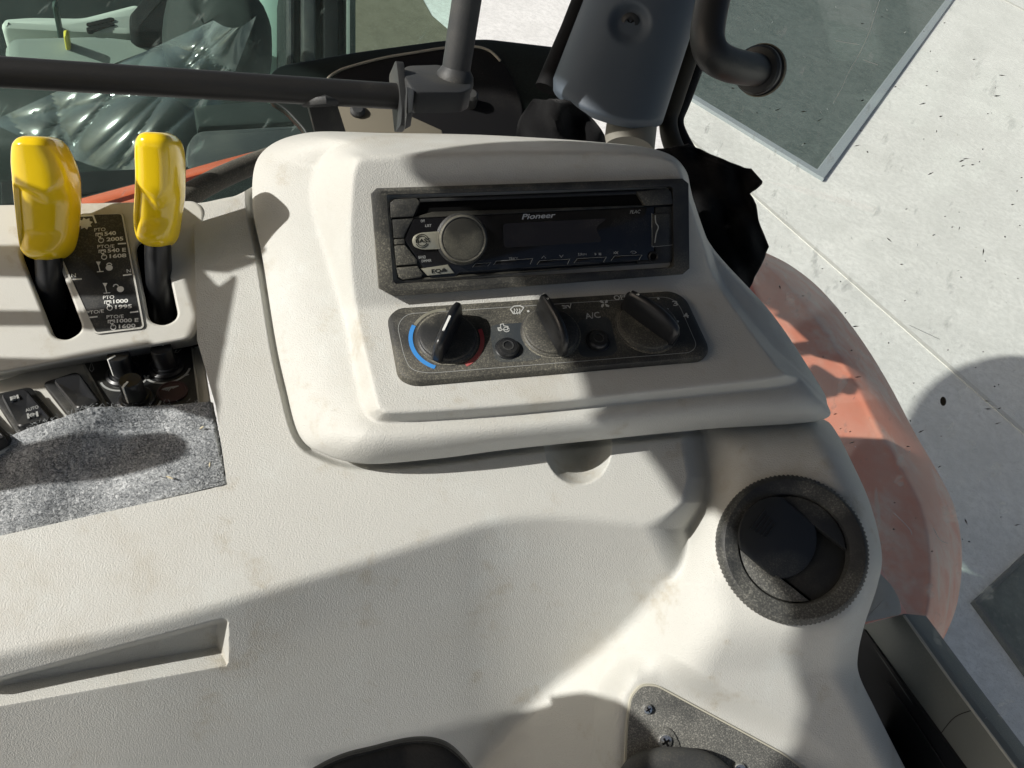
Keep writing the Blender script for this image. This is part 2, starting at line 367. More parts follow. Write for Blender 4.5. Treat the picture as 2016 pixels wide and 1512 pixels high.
def radio_housing(parent):
    per = 11
    A, B, D = (catmull(L, per, True) for L in (A_, B_, D_)); n = len(A)
    dA = 1 / face_q(A[:, 0], A[:, 1]); dD = 1 / Q(TP, D[:, 0], D[:, 1]) - .0045 - np.interp(np.arange(n) / per, [0, 11, 12.5, 14, 17, 18.5, 20, 24], [0, 0, .005, .009, .009, .005, 0, 0])
    w = np.interp(np.arange(n) / per, [0, 1, 5, 8, 10, 12, 13, 16, 18, 20, 22, 24], [.74, .5, .5, .5, .5, .45, .4, .4, .5, .62, .74, .76])
    dB = dA + w * (dD - dA)
    X, Y, Dp = [], [], []
    c0, c1 = np.array([860., 560.]), np.array([1240., 540.]); ab = c1 - c0
    t = np.clip(((A - c0) @ ab) / ab.dot(ab), 0, 1); ctr = c0 + t[:, None] * ab
    def put(p, d): X.append(p[:, 0]); Y.append(p[:, 1]); Dp.append(d)
    for k in list(np.linspace(0, .8, 16)) + list(np.linspace(.83, 1, 9)):
        p = ctr + (A - ctr) * k; put(p, 1 / face_q(p[:, 0], p[:, 1]))
    for k in np.linspace(0, 1, 13)[1:]: put(A + (B - A) * k, dA + (dB - dA) * k)
    bl = np.interp(np.arange(n) / per, [0, 11, 12.5, 17.5, 19, 24], [.0, .0, .006, .006, .002, 0])
    rl = np.interp(np.arange(n) / per, [0, 11, 12.5, 17.5, 19.5, 24], [.42, .35, .08, .08, .3, .42])
    for k in np.linspace(0, 1, 25)[1:]:
        put(B + (D - B) * k, dB + (dD - dB) * (rl * k + (1 - rl) * k ** 4.0) - bl * math.sin(math.pi * k ** .8))
    X, Y, Dp = map(np.array, (X, Y, Dp))
    # soften the edges as a moulding has them
    def blur(a, it=3):
        for _ in range(it): a[1:-1] = .25 * a[:-2] + .5 * a[1:-1] + .25 * a[2:]
        return a
    keep = (X[:16].copy(), Y[:16].copy(), Dp[:16].copy())
    X, Y, Dp = blur(X), blur(Y), blur(Dp)
    X[:14], Y[:14], Dp[:14] = keep[0][:14], keep[1][:14], keep[2][:14]
    cen = np.array([X[-1].mean(), Y[-1].mean()])
    for ins, dd in ((1.5, .004), (4, .012), (12, .034)):
        vx, vy = X[-1] - cen[0], Y[-1] - cen[1]; L = np.hypot(vx, vy)
        X = np.vstack([X, D[:, 0] - vx / L * ins]); Y = np.vstack([Y, D[:, 1] - vy / L * ins]); Dp = np.vstack([Dp, dD + dd])
    cv = np.stack([(X - CX) / FPX * Dp, (Y - CY) / FPX * Dp, Dp], -1).reshape(-1, 3); V = cv @ RM.T + CAM
    m = X.shape[0]; idx = np.arange(m * n).reshape(m, n); nx = np.roll(idx, -1, 1)
    F = np.stack([idx[:-1], nx[:-1], nx[1:], idx[1:]], -1).reshape(-1, 4)
    return grid_obj('radio_housing', V, F[:, ::-1], M['beige'], parent, 75)
console = thing('side_console', 'large beige grained plastic side console of a tractor cab with raised radio housing', 'console', W(900, 1500, .6))
console_body(console); radio_housing(console)

def holed(mb, fr, outer, holes, h0, h1, bevel=0):
    cu = bpy.data.curves.new('t', 'CURVE'); cu.dimensions = '2D'; cu.fill_mode = 'BOTH'; cu.extrude = (h1 - h0) / 2 - bevel; cu.bevel_depth = bevel; cu.bevel_resolution = 2; cu.offset = -bevel
    for P in [outer] + holes:
        sp = cu.splines.new('POLY'); sp.points.add(len(P) - 1); sp.use_cyclic_u = True
        for i, p in enumerate(P): sp.points[i].co = (p[0], p[1], 0, 1)
    o = bpy.data.objects.new('t', cu); C.objects.link(o); dg = bpy.context.evaluated_depsgraph_get()
    me = bpy.data.meshes.new_from_object(o.evaluated_get(dg))
    mb.add([fr.w(v.co.x, v.co.y, v.co.z + (h0 + h1) / 2) for v in me.vertices], [tuple(p.vertices) for p in me.polygons])
    bpy.data.objects.remove(o); bpy.data.curves.remove(cu); bpy.data.meshes.remove(me)

# ================================================================ radio
fr = Fr(RP, (770, 470), (1325, 450)); FR = fr
radio = thing('car_radio', 'black dusty single slot car radio with round silver knob in beige housing', 'radio', fr.O)
def slab(name, m, parent, fr, L, h0, h1, b=0, r=0, sm=35):
    """a plate whose front outline is read where it is seen"""
    P = fr.pts(L, h1)
    if r: P = rounded(P, r)
    return MB().prism(fr, P, h0, h1, b).build(name, m, parent, sm)
bo = [(730, 382), (741, 371), (1338, 352), (1350, 362), (1352, 528), (1338, 540), (775, 583), (745, 567)]
bi = [(761, 386), (764, 383), (1319, 367), (1324, 371), (1326, 522), (1322, 527), (780, 559), (774, 555)]
Po, Pi = fr.pts(bo, .0), fr.pts(bi, .006)
mb = MB()
mid = [p * .55 + q * .45 for p, q in zip(fr.pts(bo, .006), Pi)]
if area(Po) < 0: Po, Pi, mid = Po[::-1], Pi[::-1], mid[::-1]
mb.rings([[fr.w(*p, -.003) for p in Po], [fr.w(*p, .003) for p in Po], [fr.w(*(p * .9 + q * .1), .006) for p, q in zip(Po, mid)], [fr.w(*p, .0072) for p in mid], [fr.w(*p, .0066) for p in Pi], [fr.w(*p, -.003) for p in Pi]], cap0=False, cap1=False)
mb.build('bezel', M['black_dusty'], radio, 25)
slab('chassis', M['hole'], radio, fr, [(762, 384), (1326, 366), (1328, 528), (774, 560)], -.004, -.001)
fp = slab('faceplate', M['black'], radio, fr, [(768, 398), (776, 391), (1311, 371), (1321, 376), (1327, 394), (1329, 506), (1321, 517), (792, 553), (783, 548)], -.001, .0022, .0006)
slab('corner_block', M['black_dusty'], fp, fr, [(768, 399), (777, 392), (820, 390), (827, 397), (814, 426), (769, 429)], .002, .0062, .0007)
slab('corner_block', M['black_dusty'], fp, fr, [(1253, 377), (1310, 371), (1321, 376), (1327, 402), (1270, 405)], .002, .0062, .0007)
slab('slot_lip', M['black'], fp, fr, [(826, 391), (1252, 376), (1254, 382), (828, 398)], .002, .0058, .0006)
slab('cd_slot', M['hole'], fp, fr, [(828, 399), (1254, 383), (1268, 404), (818, 426)], .001, .0024)
slab('slot_sill', M['knobmetal'], fp, fr, [(816, 427), (852, 417), (1050, 411), (1268, 404), (1268, 407), (816, 430)], .002, .0042, .0004)
panel = slab('front_panel', M['gloss'], fp, fr, [(812, 431), (1268, 408), (1288, 407), (1288, 512), (1250, 514), (905, 537), (895, 545), (848, 548), (835, 530), (797, 473)], .002, .0048, .0006)
slab('display_window', mat('display_tint', (.020, .015, .010), .1, .5, dust=((.16, .14, .10), 30, .44, .7, .22)), panel, fr, [(990, 440), (1196, 430), (1172, 448), (1186, 476), (992, 488)], .0046, .0050, 0, .003)
for L in ([(771, 432), (814, 430), (797, 462), (796, 468), (774, 469)], [(774, 471), (796, 470), (797, 480), (775, 482)], [(775, 484), (797, 482), (822, 512), (820, 520), (779, 523)]):
    slab('side_button', M['black_dusty'], fp, fr, L, .002, .0052, .0006)
slab('corner_block', M['black_dusty'], fp, fr, [(780, 527), (822, 524), (833, 539), (829, 546), (793, 551), (785, 546)], .002, .0058, .0007)
slab('bottom_rail', M['knobmetal'], fp, fr, [(832, 547), (1252, 517), (1254, 521), (832, 552)], .002, .0045, .0005)
slab('end_panel', M['black'], fp, fr, [(1290, 408), (1325, 405), (1327, 505), (1320, 516), (1256, 520), (1254, 514), (1290, 511)], .002, .0046, .0006)
ud = slab('socket_door', M['black'], fp, fr, [(1285, 421), (1318, 419), (1318, 481), (1285, 484)], .004, .0058, .0006)
mb = MB(); mb.stroke(fr, fr.pts(catmull([(1290, 424), (1291, 438), (1296, 447), (1292, 459), (1289, 478)], 5), .006), .0005, .0056, .0064); mb.build('grip_ridge', M['grey_print'], ud)
mb = MB(); mb.stroke(fr, fr.pts([(1283, 420), (1284, 486), (1326, 482), (1325, 500)], .0048), .0003, .0046, .0050); mb.build('seam', M['grey_print'], fp)
c = fr.loc(1287, 505, .006); mb = MB(); mb.lathe(fr, c, [(.0034, .004), (.0034, .0058), (.0029, .0062), (.0024, .0058), (.0022, .0045)], 28, cap=False); jk = mb.build('audio_jack', M['black_clean'], fp)
mb = MB(); mb.lathe(fr, c, [(.0023, .004), (.0023, .0049)], 24); mb.build('jack_hole', M['hole'], jk)
# bass key, knob
kc = fr.loc(912, 471, .012)
bp_ = fr.pts([(880, 454), (828, 458), (815, 464), (811, 474), (815, 486), (830, 492), (880, 490)], .0065)
bass = MB().prism(fr, rounded(bp_, .003), .004, .0065, .0006).build('bass_key', M['metal'], fp)
mb = MB(); text(mb, fr, 'BASS', (817, 478), (845, 476), 7, .0068, .02); mb.build('lettering', M['hole'], bass)
cc = fr.loc(831, 474.5, .0065)
for k, (a0, a1) in enumerate(((25, 155), (205, 335))):
    for r in (.0031, .0042):
        mb = MB(); mb.stroke(fr, [cc + r * np.array([math.cos(math.radians(a0 + (a1 - a0) * i / 12)), math.sin(math.radians(a0 + (a1 - a0) * i / 12))]) for i in range(13)], .0004, .0064, .0068); mb.build('sound_wave_mark', M['hole'], bass)
knob = MB(); knob.lathe(fr, kc, [(.0166, .003), (.0166, .0058), (.0152, .0065), (.0150, .0115), (.0143, .0128), (.0136, .0130), (.0132, .0124), (.0120, .0122), (.001, .0119)], 72)
kn = knob.build('volume_knob', M['black_dusty'], fp, 30)
mb = MB(); mb.lathe(fr, kc, [(.0131, .0118), (.0129, .0128), (.0120, .0131), (.0001, .0130)], 64); mb.build('knob_face', M['knobmetal'], kn)
mb = MB(); mb.lathe(fr, kc, [(.0152, .0100), (.0153, .0106), (.0148, .0124), (.0142, .0130), (.0139, .0129), (.0145, .0115)], 64, cap=False); mb.build('knob_rim', mat('dull_rim', (.16, .155, .13), .4, .5, metal=.5, dust=(DUST, 50, .4, .7, .5)), kn)
eq = slab('equaliser_key', M['metal'], fp, fr, [(829, 529), (882, 521), (895, 538), (842, 543)], .002, .0064, .0006)
mb = MB(); text(mb, fr, 'EQ', (848, 537), (866, 535.5), 7.5, .0067, .015)
for i, hh in enumerate((4, 7, 9, 7, 5)):
    x = 868 + i * 2.6; mb.prism(fr, fr.pts([(x, 536 - i * .3), (x + 1.2, 536 - i * .3), (x + 1.2, 536 - hh), (x, 536 - hh)], .0064), .0062, .0067)
mb.build('lettering', M['hole'], eq)
for L in ([(972, 521), (977, 514), (1049, 509), (1044, 520)], [(1057, 521), (1063, 513), (1122, 510), (1117, 520)], [(1130, 518), (1137, 509), (1194, 506), (1188, 516)], [(1203, 513), (1210, 504), (1264, 502), (1258, 512)], [(930, 526), (936, 519), (966, 517), (960, 524)]):
    k = slab('preset_key', M['gloss'], fp, fr, L, .004, .0056, .0005)
    mb = MB(); P = fr.pts(L, .0057); mb.stroke(fr, P, .00022, .0054, .0058); mb.build('key_outline', M['grey_print'], k)
mb = MB()
text(mb, fr, 'Pioneer', (1024, 432), (1090, 428.5), 10, .0050, .02, .25); lg = mb.build('brand_lettering', mat('brand_print', (.36, .38, .40), .4, .5), panel)
mb = MB(); text(mb, fr, 'FLAC', (1235, 421), (1256, 420), 6.5, .0050, 0, .3)
text(mb, fr, 'TRACK', (999, 512), (1017, 511), 5.5, .0050, 0)
text(mb, fr, 'S.Rtrv', (1134, 503), (1151, 502), 5, .0050, 0)
text(mb, fr, 'OFF', (827, 438), (835, 437.6), 5, .0050, 0); text(mb, fr, 'LIST', (836, 447), (848, 446.5), 5, .0050, 0)
text(mb, fr, 'BAND', (823, 509), (837, 508), 5.5, .0050, 0); text(mb, fr, 'DIMMER', (829, 516), (848, 514.5), 5, .0050, 0)
for P in ([(1066, 509), (1070.5, 504), (1075, 508.5)], [(1101, 502), (1105, 506.5), (1109, 501.5)], [(1241, 497), (1244, 494), (1250, 494.5), (1253, 497), (1249, 499), (1244, 498)], [(1208, 500), (1212, 495), (1217, 500)], [(1208, 496), (1212, 500), (1217, 495)]):
    mb.stroke(fr, fr.pts(P, .0049), .00028, .0047, .0050)
mb.prism(fr, fr.pts([(1171, 503), (1171, 498), (1175, 500.4)], .0049), .0047, .0050)
for x in (1179, 1182): mb.prism(fr, fr.pts([(x, 502.5), (x + 1.4, 502.4), (x + 1.4, 497.5), (x, 497.6)], .0049), .0047, .0050)
mb.build('lettering', M['grey_print'], panel)

# ================================================================ climate controls
fr = Fr(CP, (770, 680), (1380, 645)); FC = fr
clim = thing('climate_panel', 'dusty black heater control panel with three rotary knobs below the radio', 'control panel', fr.O)
H = .0055
M['ringdust'] = mat('dusty_ring', (.05, .05, .05), .6, .3, dust=((.5, .47, .36), 20, .34, .6, .9))
out = [(762, 625), (782, 607), (1322, 573), (1352, 590), (1398, 688), (1384, 708), (812, 757), (783, 742)]
pl_ = MB().prism(fr, rounded(fr.pts(out, H * .5), [.009, .006, .009, .009, .006, .008, .010, .008], 6), -.002, H, .0035).build('plate', M['black_dusty'], clim, 30)
mb = MB(); mb.stroke(fr, rounded(fr.pts([(782, 640), (800, 618), (1330, 583), (1372, 680), (1360, 694), (842, 735), (808, 728), (795, 700)], H), .012, 6), .0003, H - .0004, H + .0001, True)
mb.build('inset_line', M['grey_print'], clim)
slab('key_field', mat('blue_grey_print', (.035, .042, .048), .5, .4, dust=(DUST, 20, .4, .7, .5)), clim, fr, [(962, 640), (1070, 632), (1075, 700), (1050, 710), (975, 714)], H - .0004, H + .00012, 0, .006)
slab('key_field', mat('blue_grey_print2', (.030, .036, .042), .5, .4, dust=(DUST, 20, .45, .7, .4)), clim, fr, [(1135, 630), (1200, 622), (1216, 690), (1205, 700), (1140, 704)], H - .0004, H + .00012, 0, .006)
def dial(px, py, rpx, ang, mark, tilt_white=True):
    """rotary knob: disc base with a tall pointer blade across it"""
    c = fr.loc(px, py, H); R = np.linalg.norm(fr.loc(px + rpx, py, H) - c)
    k = MB().lathe(fr, c, [(R * 1.0, H - .001), (R * 1.0, H + .0012), (R * .96, H + .002), (R * .94, H + .0022), (R * .92, H + .0036), (R * .86, H + .0042), (.0002, H + .0044)], 56).build('knob', M['black_dusty'], clim, 40)
    mb = MB(); mb.lathe(fr, c, [(R * 1.05, H - .0004), (R * 1.05, H + .0005), (R * 1.0, H + .0006), (R * .99, H)], 56, cap=False); mb.build('knob_ring', M['ringdust'], clim)
    a = math.radians(ang); ex = fr.ex * math.cos(a) + fr.ey * math.sin(a); f2 = Fw(fr.w(c[0], c[1], H), ex, fr.n)
    # blade: sections along its length, arched top
    Rg = []
    N = 18
    for i in range(N + 1):
        s = -1 + 2 * i / N; x = s * R * 1.04
        hw = R * (.205 - .04 * abs(s) ** 3); top = .0225 - .0075 * abs(s) ** 2.2 * (1 if s < 0 else .45); 
        if i in (0, N): hw *= .55; top -= .003
        sec = []
        for (u, v) in ((-1, 0), (-.98, .3), (-.9, .62), (-.72, .86), (-.42, .98), (0, 1), (.42, .98), (.72, .86), (.9, .62), (.98, .3), (1, 0)):
            sec.append(f2.w(x, u * hw * (1.12 - .16 * v), .002 + v * (top - .002)))
        Rg.append(sec)
    b = MB().rings(Rg, closed=True).build('pointer_blade', M['black_clean'] if tilt_white else M['black_dusty'], k, 50)
    mb = MB(); f3 = Fw(f2.w(R * .80, 0, .0172), ex * .92 - fr.n * .30, fr.n * .92 + ex * .30) if mark == 'tip' else Fw(f2.w(R * .12, 0, .0197), ex, fr.n)
    mb.prism(f3, rounded([np.array(p) for p in [(-.0042, -.0007), (.0026 if mark == 'tip' else .0075, -.0007), (.0026 if mark == 'tip' else .0075, .0007), (-.0042, .0007)]], .0006), .0, .0030); mb.build('pointer_mark', M['white'], k)
    return c, R
c1, R1 = dial(880, 667, 59, 243, 'long')
c2, R2 = dial(1084, 656, 56, 105, 'tip')
c3, R3 = dial(1274, 642, 59, 131, 'tip')
def arc(c, r, a0, a1, n=20): return [c + r * np.array([math.cos(math.radians(a0 + (a1 - a0) * i / n)), math.sin(math.radians(a0 + (a1 - a0) * i / n))]) for i in range(n + 1)]
mb = MB(); mb.stroke(fr, arc(c1, R1 * 1.2, 150, 245), .0026, H - .0004, H + .0003); mb.build('cold_band', M['blue'], clim)
mb = MB(); mb.stroke(fr, arc(c1, R1 * 1.18, -65, 15), .0026, H - .0004, H + .0003); mb.build('warm_band', M['red'], clim)
mb = MB(); mb.stroke(fr, arc(c1, R1 * 1.18, 85, 148), .0020, H - .0004, H + .0002); mb.build('blend_band', M['metal'], clim)
for (px, py) in ((1000, 682), (1178, 667)):
    c = fr.loc(px, py, H + .003)
    kb = MB().lathe(fr, c, [(.0080, H - .001), (.0080, H + .0006), (.0072, H + .001), (.0070, H + .0028), (.0060, H + .0040), (.0034, H + .0044), (.0032, H + .0040), (.0001, H + .0040)], 36).build('push_button', M['black_clean'], clim)
    mb = MB(); mb.lathe(fr, c, [(.0036, H + .0039), (.0036, H + .0047), (.0029, H + .0047), (.0029, H + .0039)], 30, cap=False); mb.build('button_ring', M['tubed'], kb)
mb = MB(); h = H + .0003
def st(P, w=.0005, closed=False): mb.stroke(fr, fr.pts(P, H), w, H - .0004, h, closed)
# windscreen defrost sign, footwell sign, tractor sign, fan
st([(1005, 609), (1012, 603), (1024, 602), (1031, 606), (1024, 616), (1011, 618)], .0006, True)
for x in (1012, 1017, 1022): st([(x, 608), (x + 2, 611), (x, 614), (x + 2, 619)], .0005)
st([(1106, 602), (1113, 603), (1118, 602), (1122, 606), (1124, 598)], .0006); st([(1108, 607), (1116, 606)], .0005)
st([(980, 646), (984, 651), (991, 649), (999, 650), (1000, 643), (992, 642), (991, 638), (985, 639), (986, 645)], .0005, True)
cA = fr.loc(984, 649, H); cB = fr.loc(997, 649, H)
for cc_, r in ((cA, .0011), (cB, .0018)): mb.stroke(fr, arc(cc_, r, 0, 340), .0005, H - .0004, h)
fc = fr.loc(1190, 598, H)
for k in range(4):
    a = 45 + 90 * k; d = np.array([math.cos(math.radians(a)), math.sin(math.radians(a))]); e = np.array([-d[1], d[0]])
    mb.prism(fr, [fc + d * .0004, fc + d * .0022 - e * .0011, fc + d * .0036 - e * .0004, fc + d * .0036 + e * .0007, fc + d * .0018 + e * .0006], H - .0004, h)
text(mb, fr, 'OFF', (1206, 601), (1232, 598), 8.5, h, .02)
text(mb, fr, 'A/C', (1150, 638), (1179, 635), 11, h, .01)
text(mb, fr, '3', (1321, 612), (1331, 611), 9, h, .02); text(mb, fr, '4', (1341, 636), (1352, 635), 9, h, .02)
for (px, py) in ((1231, 602), (1314, 609), (1334, 633), (1296, 588), (1040, 613)): mb.prism(fr, ellipse(*fr.loc(px, py, H), .0008, .0008, 12), H - .0004, h)
mb.build('lettering', mat('worn_white_print', (.46, .47, .45), .6, .3), clim)

# ================================================================ lever tray
LPl = qplane((300, 670, .514), (300, 400, .528), (0, 670, .4990))
fr = Fr(LPl, (0, 560), (385, 540)); FL = fr
tray = thing('lever_tray', 'beige lever plate with two black slots and printed black label', 'lever plate', fr.O)
outl = rounded(fr.pts([(-120, 405), (384, 394), (402, 412), (388, 664), (-120, 756)], .0), [.001, .012, .008, .010, .001], 6)
s1 = rounded(fr.pts([(34, 486), (96, 468), (164, 650), (132, 670), (104, 664)]), [.008, .008, .009, .008, .008], 5)
s2 = rounded(fr.pts([(262, 476), (316, 462), (351, 626), (322, 642), (291, 632)]), [.008, .008, .009, .008, .008], 5)
mb = MB(); holed(mb, fr, outl, [s1, s2], -.006, 0, .0018); mb.build('plate', M['beige2'], tray, 40)
mb = MB()
Pn = fr.pts([(-120, 405), (384, 394), (402, 412), (388, 664), (-120, 756)])
mb.prism(fr, rounded(inset(Pn[::-1] if area(Pn) < 0 else Pn, .0025), .009), -.034, -.0052, 0); mb.build('skirt', M['beige2'], tray, 40) if False else None
sk = rounded(inset(Pn if area(Pn) > 0 else Pn[::-1], .0022), .009)
mb = MB(); mb.rings([[fr.w(*p, -.0055) for p in sk], [fr.w(*p, -.03) for p in sk]], cap0=False, cap1=False); mb.build('skirt', M['beige2'], tray, 40)
mb = MB(); mb.prism(fr, sk, -.036, -.0298); mb.build('slot_well', M['hole'], tray)
lab = fr.pts([(80, 424), (243, 419), (286, 647), (188, 659)])
pl2 = MB().prism(fr, rounded(lab, .0025), -.0005, .0008, .0002).build('label_plate', mat('label_black', (.018, .02, .022), .5, .4, dust=((.24, .23, .19), 14, .36, .62, .55)), tray)
mb = MB(); mb.stroke(fr, rounded(inset(lab if area(lab) > 0 else lab[::-1], .0006), .0025, 5), .0011, -.0003, .0013, True); mb.build('label_border', M['beige2'], tray)
mb = MB(); h = .0011
def st(P, w=.0007, closed=False): mb.stroke(fr, fr.pts(P, 0), w, .0004, h, closed)
st([(149, 441), (146, 427), (184, 425), (190, 440)], .0011)
gc = fr.loc(169, 441)
mb.prism(fr, [gc + (.0048 if i % 2 == 0 else .0032) * np.array([math.cos((i // 1) * math.pi / 8 + .2), .9 * math.sin(i * math.pi / 8 + .2)]) for i in range(16)], .0004, h)
def pto(x, y, s, lines, m=1):
    text(mb, fr, lines[0], (x, y), (x + 5.7 * len(lines[0]) + 5, y - 1.5), 6.5, h, .01)
    st([(x + 3, y + 9), (x + 3, y + 3.5), (x + 15, y + 2.5), (x + 16, y + 8)], .0005); mb.stroke(fr, arc(fr.loc(x + 10, y + 7), .0011, 0, 330), .0005, .0004, h)
    text(mb, fr, lines[1], (x + 20, y + 8), (x + 20 + 6.6 * len(lines[1]) + 3, y + 6), 7, h, .03)
    mb.stroke(fr, arc(fr.loc(x + 13, y + 17), .0016, 120, 440), .0005, .0004, h); st([(x + 9, y + 12), (x + 12, y + 11), (x + 13, y + 15)], .0005)
    text(mb, fr, lines[2], (x + 24, y + 19), (x + 24 + 7.5 * len(lines[2]) + 3, y + 17), 7, h, .03)
pto(187, 457, 1, ('PTO', '540', '2005')); pto(193, 490, 1, ('PTO/E', '540 E', '1608')); pto(204, 590, 1, ('PTO', '1000', '1995')); pto(211, 628, 1, ('PTO/E', '1000 E', '1600'))
text(mb, fr, 'PTO/E', (172, 620), (206, 616), 6.5, h, .01)
for P in ([(233, 481), (249, 480)], [(144, 551), (162, 550)], [(243, 543), (260, 541)], [(257, 616), (273, 614)], [(175, 626), (193, 624)]): st(P, .0009)
text(mb, fr, 'N', (142, 547), (151, 546), 7, h, .01); text(mb, fr, 'N', (251, 538), (259, 537), 7, h, .01)
for (x, y, op) in ((193, 520, 0), (206, 562, 1)):
    mb.prism(fr, fr.pts([(x - 3, y - 4), (x + 6, y - 4), (x + 3, y + 3), (x + 1, y + 3)]), .0004, h); st([(x + 2, y + 3), (x + 5, y + 15)], .0005); st([(x - 1, y + 16), (x + 12, y + 15)], .0005)
    lx, ly = x + 23 + op * 9, y + 8
    mb.prism(fr, ellipse(*fr.loc(lx, ly), .0022, .0020, 16), .0004, h); cl = fr.loc(lx - op * 9, ly - 5); mb.stroke(fr, arc(cl, .0015, 0, 180), .0006, .0004, h)
mb.build('lettering', M['white'], pl2)

# ================================================================ yellow levers
def grip(outline, dz, scoop, tb, label, shaft):
    ys = [o[0] for o in outline]
    y0, y1 = ys[0], ys[-1]
    root = thing('control_lever', label, 'lever', W(*shaft[0]), 'yellow control levers')
    P = catmull(outline, 16); Rg = []; NP = 96
    for (y, xl, xr) in P:
        f = (y1 - y) / (y1 - y0); d = dz[0] + (dz[1] - dz[0]) * f; mx = (xl + xr) / 2; hw = (xr - xl) / 2 * d / FPX
        ctr = W(mx, y, d); a = RM @ np.array([1, .02, .12]); a = norm(a); v = norm(ctr - CAM); bdir = norm(-v + v.dot(a) * a)
        ff = tb * min(1, (hw / .0125)) ** .8
        sec = []
        for i in range(NP):
            th = 2 * math.pi * i / NP; ca, sb = math.cos(th), math.sin(th); e = 2 / 2.9
            u = math.copysign(abs(ca) ** e, ca); w_ = math.copysign(abs(sb) ** e, sb)
            bb = w_ * ff
            if w_ > 0:
                lim = scoop[0] + scoop[1] * min(u, .35) + scoop[2] * max(0, u - .2); soft = 7 + 13 * max(0, u + .3)
                k = float(sstep(np.array(y), lim - soft, lim + soft) * sstep(np.array(u), -.84, -.70))
                bb *= 1 - .30 * k * float(1 - sstep(np.array(y), y1 - 60, y1 - 4))
            sec.append(ctr + a * u * hw + bdir * bb)
        Rg.append(sec)
    MB().rings(Rg).build('grip', M['yellow'], root, 60)
    sh = [W(*p) for p in shaft]
    MB().tube(sh, [.0088, .0088, .0084, .0080], 20).build('shaft', M['black_clean'], root)
    return root
grip([(268, 66, 92), (270, 54, 103), (277, 45, 113), (292, 39, 124), (320, 37, 138), (350, 39, 146), (390, 42, 148), (430, 46, 146), (465, 50, 142), (490, 55, 134), (505, 64, 122), (512, 76, 106)],
     (.507, .470), (385, 25, -24), .0175, 'glossy yellow lever grip standing in the longer slot left of the printed label', [(104, 640, .545), (100, 590, .526), (97, 520, .510), (94, 480, .503)])
grip([(260, 296, 322), (262, 288, 332), (268, 281, 342), (282, 276, 352), (310, 275, 357), (345, 276, 358), (385, 275, 357), (420, 273, 352), (450, 274, 348), (470, 278, 343), (480, 286, 336), (486, 296, 326)],
     (.512, .474), (395, 40, -55), .0175, 'glossy yellow lever grip beside the radio housing in the slot right of the label', [(318, 625, .550), (314, 575, .532), (311, 500, .515), (311, 460, .508)])

# ================================================================ switch panel in front of the lever tray
KP = qplane((250, 800, .506), (250, 690, .543), (380, 690, .550))
fr = Fr(KP, (0, 800), (380, 740)); FK = fr
swp = thing('switch_panel', 'black switch plate with three small rotary knobs between lever plate and grey felt', 'control panel', fr.O)
slab('base', M['beige2'], swp, fr, [(-140, 790), (160, 700), (392, 655), (416, 806), (200, 822), (100, 850), (20, 880), (-140, 950)], -.01, 0, .001)
slab('plate', M['black'], swp, fr, [(160, 710), (366, 674), (378, 682), (394, 804), (222, 822)], -.001, .0016, .0004, .003)
mb = MB(); mb.stroke(fr, rounded(fr.pts([(160, 710), (366, 674), (378, 682), (394, 804), (222, 822)]), .003), .0013, -.0005, .0022, True); mb.build('plate_border', mat('grey_border', (.30, .30, .27), .6, .3), swp)
def pot(px, py, ang, ring=True):
    c = fr.loc(px, py); k = MB().lathe(fr, c, [(.0118, .001), (.0118, .0034), (.0102, .0044), (.0088, .0044), (.0086, .006), (.0074, .0062), (.0071, .0195), (.0066, .0205), (.0001, .0207)], 36).build('rotary_knob', M['black_clean'], swp, 30)
    a = math.radians(ang); d = np.array([math.cos(a), math.sin(a)]); e = np.array([-d[1], d[0]]) * .0006
    mb = MB(); mb.prism(fr, [c + d * .002 - e, c + d * .0072 - e, c + d * .0072 + e, c + d * .002 + e], .0195, .0211)
    mb.prism(fr, [c + d * .0066 - e, c + d * .0076 - e, c + d * .0076 + e, c + d * .0066 + e], .0065, .0211); mb.build('pointer_mark', M['white'], k)
    mb = MB(); mb.stroke(fr, arc(c, .0152, 195, 345), .0013, .001, .0019); mb.build('scale_arc', M['grey_print'], swp)
pot(247, 742, 215); pot(329, 728, 60); pot(270, 792, 235)
c = fr.loc(341, 776); hz = MB().lathe(fr, c, [(.0098, .001), (.0098, .0030), (.0085, .0036), (.0083, .0028), (.0001, .0028)], 36).build('push_button', mat('dull_red_plastic', (.055, .028, .028), .5, .4, dust=(DUST, 30, .4, .7, .4)), swp)
mb = MB()
for k in range(5): mb.stroke(fr, arc(c + np.array([-.003 + k * .0014, -.001]), .0052, 40 + 8 * k, 130 + 8 * k, 8), .0005, .0026, .0031)
mb.build('symbol', M['grey_print'], hz)
mb = MB()
def st(P, w=.0005, closed=False): mb.stroke(fr, fr.pts(P, .0016), w, .0013, .0019, closed)
st([(176, 728), (180, 713), (185, 727), (181, 732)], .0005, True); st([(344, 694), (352, 683), (360, 684), (350, 694)], .0005, True); st([(262, 700), (268, 698), (272, 702)]); st([(357, 743), (366, 739), (372, 737)], .0009)
mb.build('lettering', M['grey_print'], swp)
